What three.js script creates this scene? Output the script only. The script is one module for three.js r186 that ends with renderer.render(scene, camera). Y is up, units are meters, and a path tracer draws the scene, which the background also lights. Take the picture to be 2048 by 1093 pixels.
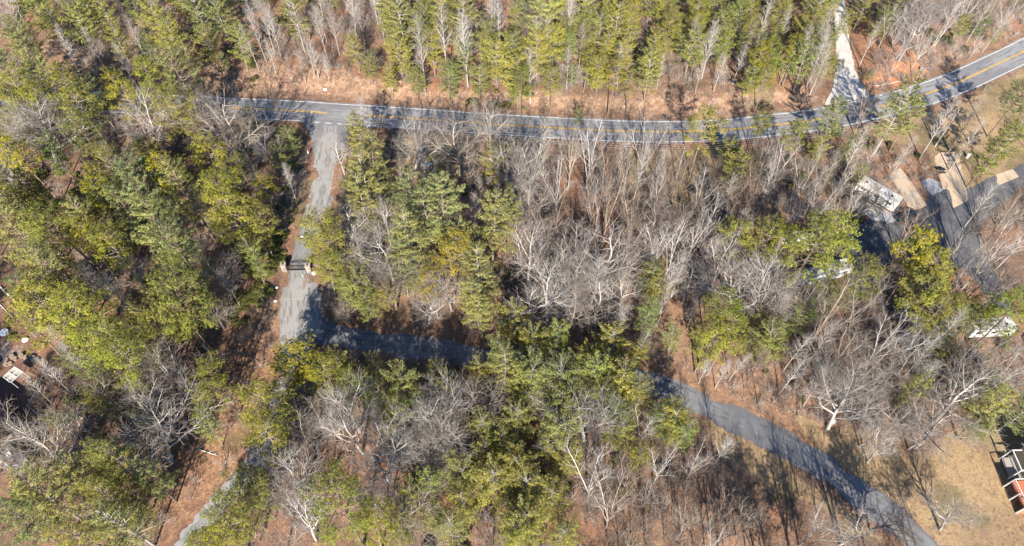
import * as THREE from 'three';
import { Sky } from 'three/addons/objects/Sky.js';
import { mergeGeometries } from 'three/addons/utils/BufferGeometryUtils.js';
import { RoundedBoxGeometry } from 'three/addons/geometries/RoundedBoxGeometry.js';

// ---------- camera, sky, sun, exposure ----------
const scene = new THREE.Scene();
const camera = new THREE.PerspectiveCamera(42.926, 2048 / 1093, 1, 6000);
camera.position.set(0, 105, 0);
camera.rotation.set(-53.5 * Math.PI / 180, 0, 0);
const renderer = new THREE.WebGLRenderer({ antialias: true });
renderer.toneMapping = THREE.LinearToneMapping;
renderer.toneMappingExposure = 2.75;
renderer.shadowMap.enabled = true;
const sunDir = new THREE.Vector3(-0.04, Math.tan(31 * Math.PI / 180), 1).normalize();
const sky = new Sky();
sky.name = 'sky'; sky.scale.setScalar(5000); sky.userData.kind = 'structure';
sky.material.uniforms.sunPosition.value.copy(sunDir);
sky.material.uniforms.turbidity.value = 2.5;
sky.material.uniforms.rayleigh.value = 1.1;
sky.material.uniforms.mieCoefficient.value = 0.004;
sky.material.uniforms.cloudCoverage.value = 0;
scene.add(sky);
scene.environmentIntensity = 0.13;
const sun = new THREE.DirectionalLight(new THREE.Color(1, 0.9, 0.76), 5);
sun.position.copy(sunDir).multiplyScalar(400).add(new THREE.Vector3(0, 0, -90));
sun.target.position.set(0, 0, -90);
sun.castShadow = true; sun.shadow.radius = 1.2; sun.shadow.mapSize.set(4096, 4096);
Object.assign(sun.shadow.camera, { left: -170, right: 170, top: 130, bottom: -130, near: 50, far: 800 });
scene.add(sun, sun.target);

// ---------- helpers ----------
const V = (x, y, z) => new THREE.Vector3(x, y, z);
const RGB = (r, g, b) => new THREE.Color().setRGB(r, g, b);
function rng(seed) { let a = seed >>> 0; return () => { a = (a + 0x6D2B79F5) | 0; let t = Math.imul(a ^ (a >>> 15), 1 | a); t = (t + Math.imul(t ^ (t >>> 7), 61 | t)) ^ t; return ((t ^ (t >>> 14)) >>> 0) / 4294967296; }; }
const clamp = (x, a = 0, b = 1) => x < a ? a : x > b ? b : x;
const lerp = (a, b, t) => a + (b - a) * t;
const smooth = (a, b, x) => { const t = clamp((x - a) / (b - a)); return t * t * (3 - 2 * t); };
const hash2 = (x, y) => { let h = Math.imul(x | 0, 374761393) + Math.imul(y | 0, 668265263) | 0; h = Math.imul(h ^ (h >>> 13), 1274126177); return ((h ^ (h >>> 16)) >>> 0) / 4294967296; };
function vnoise(x, y) { const ix = Math.floor(x), iy = Math.floor(y), fx = x - ix, fy = y - iy, u = fx * fx * (3 - 2 * fx), v = fy * fy * (3 - 2 * fy); return lerp(lerp(hash2(ix, iy), hash2(ix + 1, iy), u), lerp(hash2(ix, iy + 1), hash2(ix + 1, iy + 1), u), v); }
function fbm(x, y, o = 4) { let s = 0, a = 0.5, t = 0; for (let i = 0; i < o; i++) { s += a * vnoise(x, y); t += a; a *= 0.5; x = x * 2.03 + 17.1; y = y * 2.03 + 9.7; } return s / t; }
const used = {};
function numbered(name) { const k = used[name] = (used[name] ?? -1) + 1; return k ? name + '_' + String(k).padStart(3, '0') : name; }
function shadowed(o) { o.traverse((m) => { if (m.isMesh) { m.castShadow = true; m.receiveShadow = true; } }); return o; }
function part(name, geometry, material, parent) { const m = new THREE.Mesh(geometry, material); m.name = name; m.castShadow = m.receiveShadow = true; parent.add(m); return m; }
function thing(name, label, category, x = 0, y = 0, z = 0, turn = 0, group) {
  const o = new THREE.Group(); o.name = numbered(name); o.position.set(x, y, z); o.rotation.y = turn;
  o.userData = { label, category }; if (group) o.userData.group = group; scene.add(o); return o;
}
function struct(name, geometry, material, parent) { const m = part(parent ? name : numbered(name), geometry, material, parent ?? scene); if (!parent) m.userData.kind = 'structure'; return m; }
const mat = (r, g, b, rough = 0.8, extra = {}) => new THREE.MeshStandardMaterial({ color: RGB(r, g, b), roughness: rough, ...extra });
function box(w, h, d, x = 0, y = 0, z = 0, ry = 0, bevel = 0) { const g = bevel ? new RoundedBoxGeometry(w, h, d, 2, bevel) : new THREE.BoxGeometry(w, h, d); if (ry) g.rotateY(ry); g.translate(x, y, z); return g; }
function bar(a, b, r, sides = 6) { const d = b.clone().sub(a), g = new THREE.CylinderGeometry(r, r, d.length(), sides); g.applyQuaternion(new THREE.Quaternion().setFromUnitVectors(V(0, 1, 0), d.clone().normalize())); g.translate((a.x + b.x) / 2, (a.y + b.y) / 2, (a.z + b.z) / 2); return g; }
const join = (list) => mergeGeometries(list.map((g) => { const q = g.index ? g.toNonIndexed() : g; for (const k of Object.keys(q.attributes)) if (!['position', 'normal', 'uv'].includes(k)) q.deleteAttribute(k); return q; }));

// growing mesh with vertex colours
class Grow {
  constructor() { this.p = []; this.n = []; this.c = []; this.i = []; }
  get count() { return this.p.length / 3; }
  v(x, y, z, nx, ny, nz, c) { this.p.push(x, y, z); this.n.push(nx, ny, nz); this.c.push(c[0], c[1], c[2]); }
  tube(pts, rad, sides, color) {
    const m = pts.length; let ref = Math.abs(pts[m - 1].y - pts[0].y) > 0.7 * pts[0].distanceTo(pts[m - 1]) ? V(1, 0, 0.2) : V(0.1, 1, 0.2);
    const d = V(0, 0, 0), a = V(0, 0, 0), b = V(0, 0, 0), s0 = this.count;
    for (let k = 0; k < m; k++) {
      d.subVectors(pts[Math.min(k + 1, m - 1)], pts[Math.max(k - 1, 0)]).normalize();
      a.crossVectors(d, ref).normalize(); b.crossVectors(d, a); 
      for (let s = 0; s < sides; s++) { const t = s / sides * Math.PI * 2, x = Math.cos(t), y = Math.sin(t), nx = a.x * x + b.x * y, ny = a.y * x + b.y * y, nz = a.z * x + b.z * y, q = pts[k], r = rad[k]; this.v(q.x + nx * r, q.y + ny * r, q.z + nz * r, nx, ny, nz, color); }
    }
    for (let k = 0; k < m - 1; k++) for (let s = 0; s < sides; s++) { const i = s0 + k * sides + s, j = s0 + k * sides + (s + 1) % sides; this.i.push(i, j, i + sides, j, j + sides, i + sides); }
  }
  geometry() {
    const g = new THREE.BufferGeometry();
    g.setAttribute('position', new THREE.BufferAttribute(new Float32Array(this.p), 3));
    g.setAttribute('normal', new THREE.BufferAttribute(new Float32Array(this.n), 3));
    g.setAttribute('color', new THREE.BufferAttribute(new Float32Array(this.c), 3));
    g.setIndex(new THREE.BufferAttribute(new Uint32Array(this.i), 1)); return g;
  }
}
// ---------- layout in metres ----------
const MAIN = [[-125.07, -127.72, 7.6], [-120.49, -127.55, 7.6], [-115.92, -127.39, 7.6], [-111.35, -127.22, 7.6], [-106.77, -127.05, 7.6], [-102.2, -126.87, 7.6], [-97.63, -126.67, 7.6], [-93.06, -126.46, 7.6], [-88.49, -126.24, 7.6], [-83.92, -125.99, 7.6], [-79.35, -125.71, 7.6], [-74.78, -125.4, 7.6], [-70.22, -125.06, 7.6], [-65.66, -124.71, 7.6], [-61.09, -124.37, 7.6], [-56.53, -124.05, 7.6], [-51.96, -123.77, 7.6], [-47.4, -123.42, 7.6], [-42.85, -122.9, 7.6], [-38.3, -122.45, 7.6], [-33.74, -122.08, 7.6], [-29.18, -121.66, 7.6], [-24.63, -121.2, 7.6], [-20.07, -120.74, 7.6], [-15.52, -120.27, 7.6], [-10.97, -119.79, 7.6], [-6.42, -119.32, 7.6], [-1.86, -118.89, 7.6], [2.7, -118.5, 7.6], [7.26, -118.11, 7.6], [11.82, -117.72, 7.6], [16.38, -117.36, 7.6], [20.94, -117.04, 7.6], [25.51, -116.81, 7.6], [30.09, -116.66, 7.6], [34.66, -116.63, 7.6], [39.24, -116.74, 7.6], [43.81, -116.97, 7.6], [48.37, -117.34, 7.6], [52.91, -117.93, 7.6], [57.43, -118.64, 7.6], [61.94, -119.38, 7.6], [66.46, -120.16, 7.6], [70.92, -121.16, 7.6], [75.33, -122.36, 7.6], [79.73, -123.65, 7.6], [84.09, -125.02, 7.6], [88.43, -126.47, 7.6], [92.72, -128.06, 7.6], [96.96, -129.79, 7.6], [101.12, -131.69, 7.6], [105.22, -133.72, 7.6], [109.25, -135.89, 7.6], [113.23, -138.16, 7.6], [117.19, -140.45, 7.6], [121.15, -142.73, 7.6], [125.11, -145.03, 7.6], [129.01, -147.43, 7.6], [132.88, -149.87, 7.6], [136.74, -152.33, 7.6]];
const GATE = [[-40.82, -123.04, 15.0], [-40.67, -121.31, 13.31], [-40.53, -119.57, 11.62], [-40.38, -117.84, 10.09], [-40.22, -116.11, 8.79], [-40.06, -114.38, 7.75], [-39.88, -112.65, 6.95], [-39.71, -110.92, 6.39], [-39.54, -109.19, 6.04], [-39.37, -107.46, 5.9], [-39.23, -105.73, 5.84], [-39.13, -103.99, 5.76], [-39.07, -102.26, 5.67], [-39.04, -100.52, 5.57], [-39.05, -98.78, 5.46], [-39.09, -97.04, 5.35], [-39.17, -95.3, 5.23], [-39.29, -93.57, 5.12], [-39.44, -91.84, 5.0], [-39.6, -90.11, 4.86], [-39.75, -88.38, 4.69], [-39.9, -86.64, 4.48], [-40.04, -84.91, 4.25], [-40.14, -83.18, 4.11], [-40.21, -81.44, 4.08], [-40.22, -79.7, 4.21], [-40.1, -77.97, 4.61], [-39.81, -76.25, 5.4], [-39.43, -74.56, 6.22], [-39.01, -72.87, 6.87], [-38.56, -71.19, 7.33], [-38.18, -69.49, 7.57], [-37.88, -67.78, 7.56], [-37.66, -66.06, 7.28], [-37.52, -64.33, 6.76], [-37.47, -62.59, 6.19], [-37.55, -60.85, 5.65], [-37.75, -59.13, 5.15], [-37.92, -57.4, 4.76], [-38.02, -55.66, 4.48], [-38.07, -53.92, 4.32], [-38.15, -52.19, 4.2], [-38.26, -50.45, 4.09], [-38.4, -48.72, 3.99], [-38.61, -46.99, 3.92], [-38.89, -45.28, 3.87], [-39.23, -43.57, 3.83], [-39.7, -41.9, 3.8], [-40.34, -40.29, 3.76], [-41.18, -38.77, 3.72], [-42.12, -37.3, 3.7], [-43.15, -35.9, 3.7], [-44.19, -34.51, 3.7], [-45.23, -33.12, 3.7], [-46.26, -31.72, 3.7], [-47.25, -30.29, 3.7], [-48.2, -28.83, 3.7], [-49.1, -27.34, 3.7], [-49.95, -25.83, 3.7], [-50.78, -24.3, 3.7]];
const LANE = [[-37.95, -67.28, 5.2], [-36.28, -66.23, 5.2], [-34.58, -65.22, 5.2], [-32.79, -64.37, 5.2], [-30.95, -63.65, 5.2], [-29.04, -63.13, 5.2], [-27.1, -62.75, 5.2], [-25.14, -62.48, 5.2], [-23.17, -62.23, 5.2], [-21.21, -61.97, 5.2], [-19.25, -61.72, 5.2], [-17.29, -61.46, 5.2], [-15.32, -61.2, 5.2], [-13.36, -60.95, 5.2], [-11.4, -60.69, 5.2], [-9.44, -60.41, 5.2], [-7.48, -60.13, 5.2], [-5.52, -59.86, 5.2], [-3.56, -59.6, 5.2], [-1.59, -59.37, 5.2], [0.38, -59.14, 5.2], [2.34, -58.91, 5.2], [4.3, -58.66, 5.2], [6.27, -58.39, 5.2], [8.23, -58.11, 5.2], [10.18, -57.78, 5.2], [12.12, -57.4, 5.2], [14.05, -56.97, 5.2], [15.97, -56.48, 5.2], [17.88, -55.97, 5.2], [19.79, -55.43, 5.2], [21.68, -54.86, 5.2], [23.55, -54.2, 5.2], [25.39, -53.47, 5.2], [27.19, -52.66, 5.2], [28.97, -51.79, 5.2], [30.73, -50.89, 5.2], [32.48, -49.96, 5.2], [34.22, -49.02, 5.2], [35.98, -48.11, 5.2], [37.74, -47.21, 5.2], [39.48, -46.27, 5.2], [41.18, -45.26, 5.2], [42.84, -44.18, 5.2], [44.48, -43.06, 5.2], [46.08, -41.9, 5.2], [47.65, -40.69, 5.2], [49.17, -39.43, 5.2], [50.65, -38.11, 5.2], [52.1, -36.76, 5.2], [53.53, -35.4, 5.2], [54.94, -34.01, 5.2], [56.32, -32.59, 5.2], [57.65, -31.12, 5.2], [58.94, -29.62, 5.2], [60.19, -28.09, 5.2], [61.4, -26.52, 5.2], [62.57, -24.93, 5.2], [63.7, -23.3, 5.2], [64.81, -21.66, 5.2]];
const GRAVEL = [[90.76, -182.4, 3.2], [90.24, -180.43, 3.18], [89.71, -178.46, 3.16], [89.19, -176.5, 3.14], [88.66, -174.53, 3.12], [88.14, -172.56, 3.1], [87.62, -170.59, 3.08], [87.1, -168.62, 3.06], [86.59, -166.64, 3.05], [86.09, -164.67, 3.05], [85.6, -162.69, 3.05], [85.12, -160.71, 3.06], [84.65, -158.73, 3.08], [84.21, -156.74, 3.12], [83.77, -154.75, 3.16], [83.32, -152.76, 3.22], [82.88, -150.77, 3.27], [82.44, -148.78, 3.34], [81.99, -146.8, 3.42], [81.55, -144.81, 3.54], [81.11, -142.82, 3.72], [80.66, -140.83, 3.97], [80.22, -138.84, 4.31], [79.79, -136.85, 4.78], [79.4, -134.85, 5.48], [79.08, -132.84, 6.46], [78.83, -130.82, 7.84], [78.58, -128.79, 9.4], [78.32, -126.77, 11.16], [78.05, -124.75, 13.0]];
const CAMP = [[63.48, -80.84], [66.58, -88.94], [73.65, -91.95], [81.17, -93.15], [86.11, -97.38], [90.23, -99.62], [94.15, -99.33], [100.03, -102.62], [110.57, -107.5], [118.55, -110.86], [114.89, -103.06], [106.08, -100.18], [101.81, -96.96], [96.39, -92.48], [91.61, -88.04], [90.67, -83.27], [91.09, -78.46], [91.03, -73.85], [90.51, -68.35], [88.26, -67.28], [87.35, -71.61], [86.4, -76.13], [84.47, -79.64], [82.38, -77.87], [80.64, -80.84], [77.66, -83.27], [73.61, -82.66], [68.67, -76.13], [65.42, -71.61], [61.77, -71.61], [61.95, -76.13]];
const GRAVPAD = [[85.24, -101.61], [87.14, -102.55], [89.1, -101.33], [90.28, -99.76], [86.26, -97.51], [85.38, -99.05]];
const PATIO = [[69.31, -96.27], [71.27, -98.77], [75.16, -93.55], [77.66, -91.95], [75.7, -90.24], [71.83, -90.89], [70.57, -93.02]];
const BANK = [[-74.83, -138.34], [-55.64, -138.34], [-45.74, -136.45], [-38.39, -134.95], [-31.03, -132.74], [-14.38, -129.13], [3.02, -129.49], [20.35, -128.25], [39.23, -130.93], [53.59, -132.74], [62.17, -129.13], [73.77, -129.13], [72.57, -124.75], [53.73, -121.85], [38.4, -120.51], [19.81, -121.18], [-2.72, -122.87], [-18.73, -124.93], [-37.26, -126.84], [-60.58, -128.25], [-72.28, -128.78]];
const REDBANK = [[88.52, -158.77], [91.43, -154.45], [95.33, -145.16], [100.63, -138.72], [97.73, -134.58], [87.45, -130.21], [83.73, -129.49], [82.39, -135.51]];
const LEAFSTRIP = [[-48.37, -62.11], [-41.56, -62.11], [-40.42, -55.28], [-39.93, -48.9], [-40.86, -42.09], [-44.05, -39.03], [-47.4, -35.6], [-51.05, -29.98], [-53.43, -28.21], [-53.65, -31.28], [-50.81, -39.66], [-48.64, -46.29], [-47.98, -53.42]];
const PADS = [[[90.62, -108.71], [92.31, -110.09], [96.25, -110.25], [95.02, -104.82], [93.0, -96.13], [89.27, -94.09], [90.22, -99.05], [88.88, -99.62]], [[79.14, -103.06], [80.15, -104.23], [82.23, -105.41], [83.29, -100.18], [83.96, -94.77], [81.81, -93.55], [80.06, -94.63], [80.07, -97.38]], [[101.59, -103.35], [105.92, -105.11], [106.17, -102.77], [100.96, -100.33]]];
const LAWNS = [[[31.36, -46.98], [36.07, -44.59], [42.09, -41.6], [46.98, -38.08], [50.95, -34.24], [54.32, -30.55], [50.1, -31.28], [46.63, -34.99], [42.27, -35.75], [37.79, -36.14], [34.5, -38.87], [31.32, -42.92]], [[47.03, -48.9], [50.99, -45.43], [54.69, -47.15], [58.74, -44.59], [65.33, -42.92], [70.55, -46.29], [82.46, -46.29], [88.26, -46.29], [77.02, -22.32], [65.78, -22.32], [63.19, -28.42], [59.52, -33.49], [53.1, -39.5], [46.02, -45.43]], [[74.86, -116.89], [87.14, -120.51], [100.15, -125.27], [113.15, -131.83], [132.03, -142.2], [115.35, -106.3], [99.98, -102.48], [94.67, -99.62], [89.61, -99.9], [87.73, -106.3], [91.51, -110.86], [84.45, -112.42]], [[-25.78, -115.6], [-6.99, -113.21], [-6.72, -103.35], [-17.94, -99.05], [-24.03, -103.35]], [[23.48, -112.11], [51.8, -112.42], [48.51, -96.27], [23.03, -96.27]]];
const CLEARINGS = [[[-101.42, -80.84], [-91.39, -79.64], [-86.71, -71.61], [-83.29, -62.11], [-77.97, -55.28], [-72.37, -51.59], [-79.61, -47.15], [-87.7, -47.15]]];
const ZONES = [
"above the road, top left corner, top edge",
"above the road, top left corner",
"above the road, left of the bank",
"above the road, left of the bank, top edge",
"above the sandy road bank",
"above the sandy road bank, top edge",
"above the road, left of the bank, lower row",
"above the sandy road bank, lower row",
"below the road near the left edge",
"below the road in the left wood",
"at the left edge, upper",
"in the upper left wood",
"left of drive above gate",
"beside the red clearing",
"left of the black gate",
"in the middle of the left wood",
"just right of the red clearing",
"in the lower left wood",
"on the leaf-covered slope",
"left of the drive mouth",
"behind the left-hand house",
"above the leaf-covered slope",
"left of drive below gate",
"near the bottom left corner",
"in the bottom left corner",
"between lower drive and lane, upper",
"between lower drive and lane, bottom",
"just below the lower lane, far left",
"at the bottom edge, far left",
"right of the gate drive midway down",
"right of the gate drive near lower lane",
"right of the gate drive beside the road",
"around the golden pine midway down",
"left part of central wood midway down",
"around the golden pine near lower lane",
"left part of central wood near lower lane",
"around the golden pine beside the road",
"left part of central wood beside the road",
"left of the campground beside the road",
"middle of central wood beside the road",
"right part of central wood beside the road",
"middle of central wood midway down",
"right part of central wood midway down",
"left of the campground midway down",
"left of the first white trailer",
"left of the campground near lower lane",
"middle of central wood near lower lane",
"beside the half-hidden trailers",
"below the half-hidden trailers",
"right part of central wood near lower lane",
"just below the lower lane, centre",
"just below the lower lane, centre right",
"on the campground island",
"between the trailers and the lawn",
"around the right edge trailer",
"between road and campground",
"at the top of the lawn",
"beside the house shadow",
"at the campground right edge",
"beside the concrete pads",
"on the upper lane verge",
"below lower lane, bottom right",
"just below the lower lane, left",
"below the lower lane, left",
"just below the lower lane, centre left",
"well below the lower lane, left",
"below the lower lane, centre left",
"well below the lower lane, centre left",
"at the bottom edge, left",
"at the bottom edge, centre left",
"well below the lower lane, centre",
"at the bottom edge, centre",
"below the lower lane, centre right",
"below the lower lane, centre",
"below the lower lane, right",
"well below the lower lane, right",
"well below the lower lane, centre right",
"at the bottom edge, centre right",
"just below the lower lane, right",
"below the lower lane, far left",
"well below the lower lane, far left",
"at the bottom edge, right",
"below lower lane, right part",
"above the road by tall pale trunks",
"above the road by tall pale trunks, lower row",
"above the road, top centre",
"above the road, top centre, lower row",
"above the road, top centre, top edge",
"above the road by tall pale trunks, top edge",
"above the road, right of centre, top edge",
"above the eroded road bank, top edge",
"just left of the white gravel drive, top edge",
"above the road, right of centre",
"above the eroded road bank",
"just left of the white gravel drive",
"above the road, right of centre, lower row",
"above the eroded road bank, lower row",
"just left of the white gravel drive, lower row",
"just right of the white gravel drive, top edge",
"above the road, top right corner",
"just right of the white gravel drive",
"just right of the white gravel drive, lower row",
"above the road, top right corner, top edge",
"above the road, top left corner, lower row"
];
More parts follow.
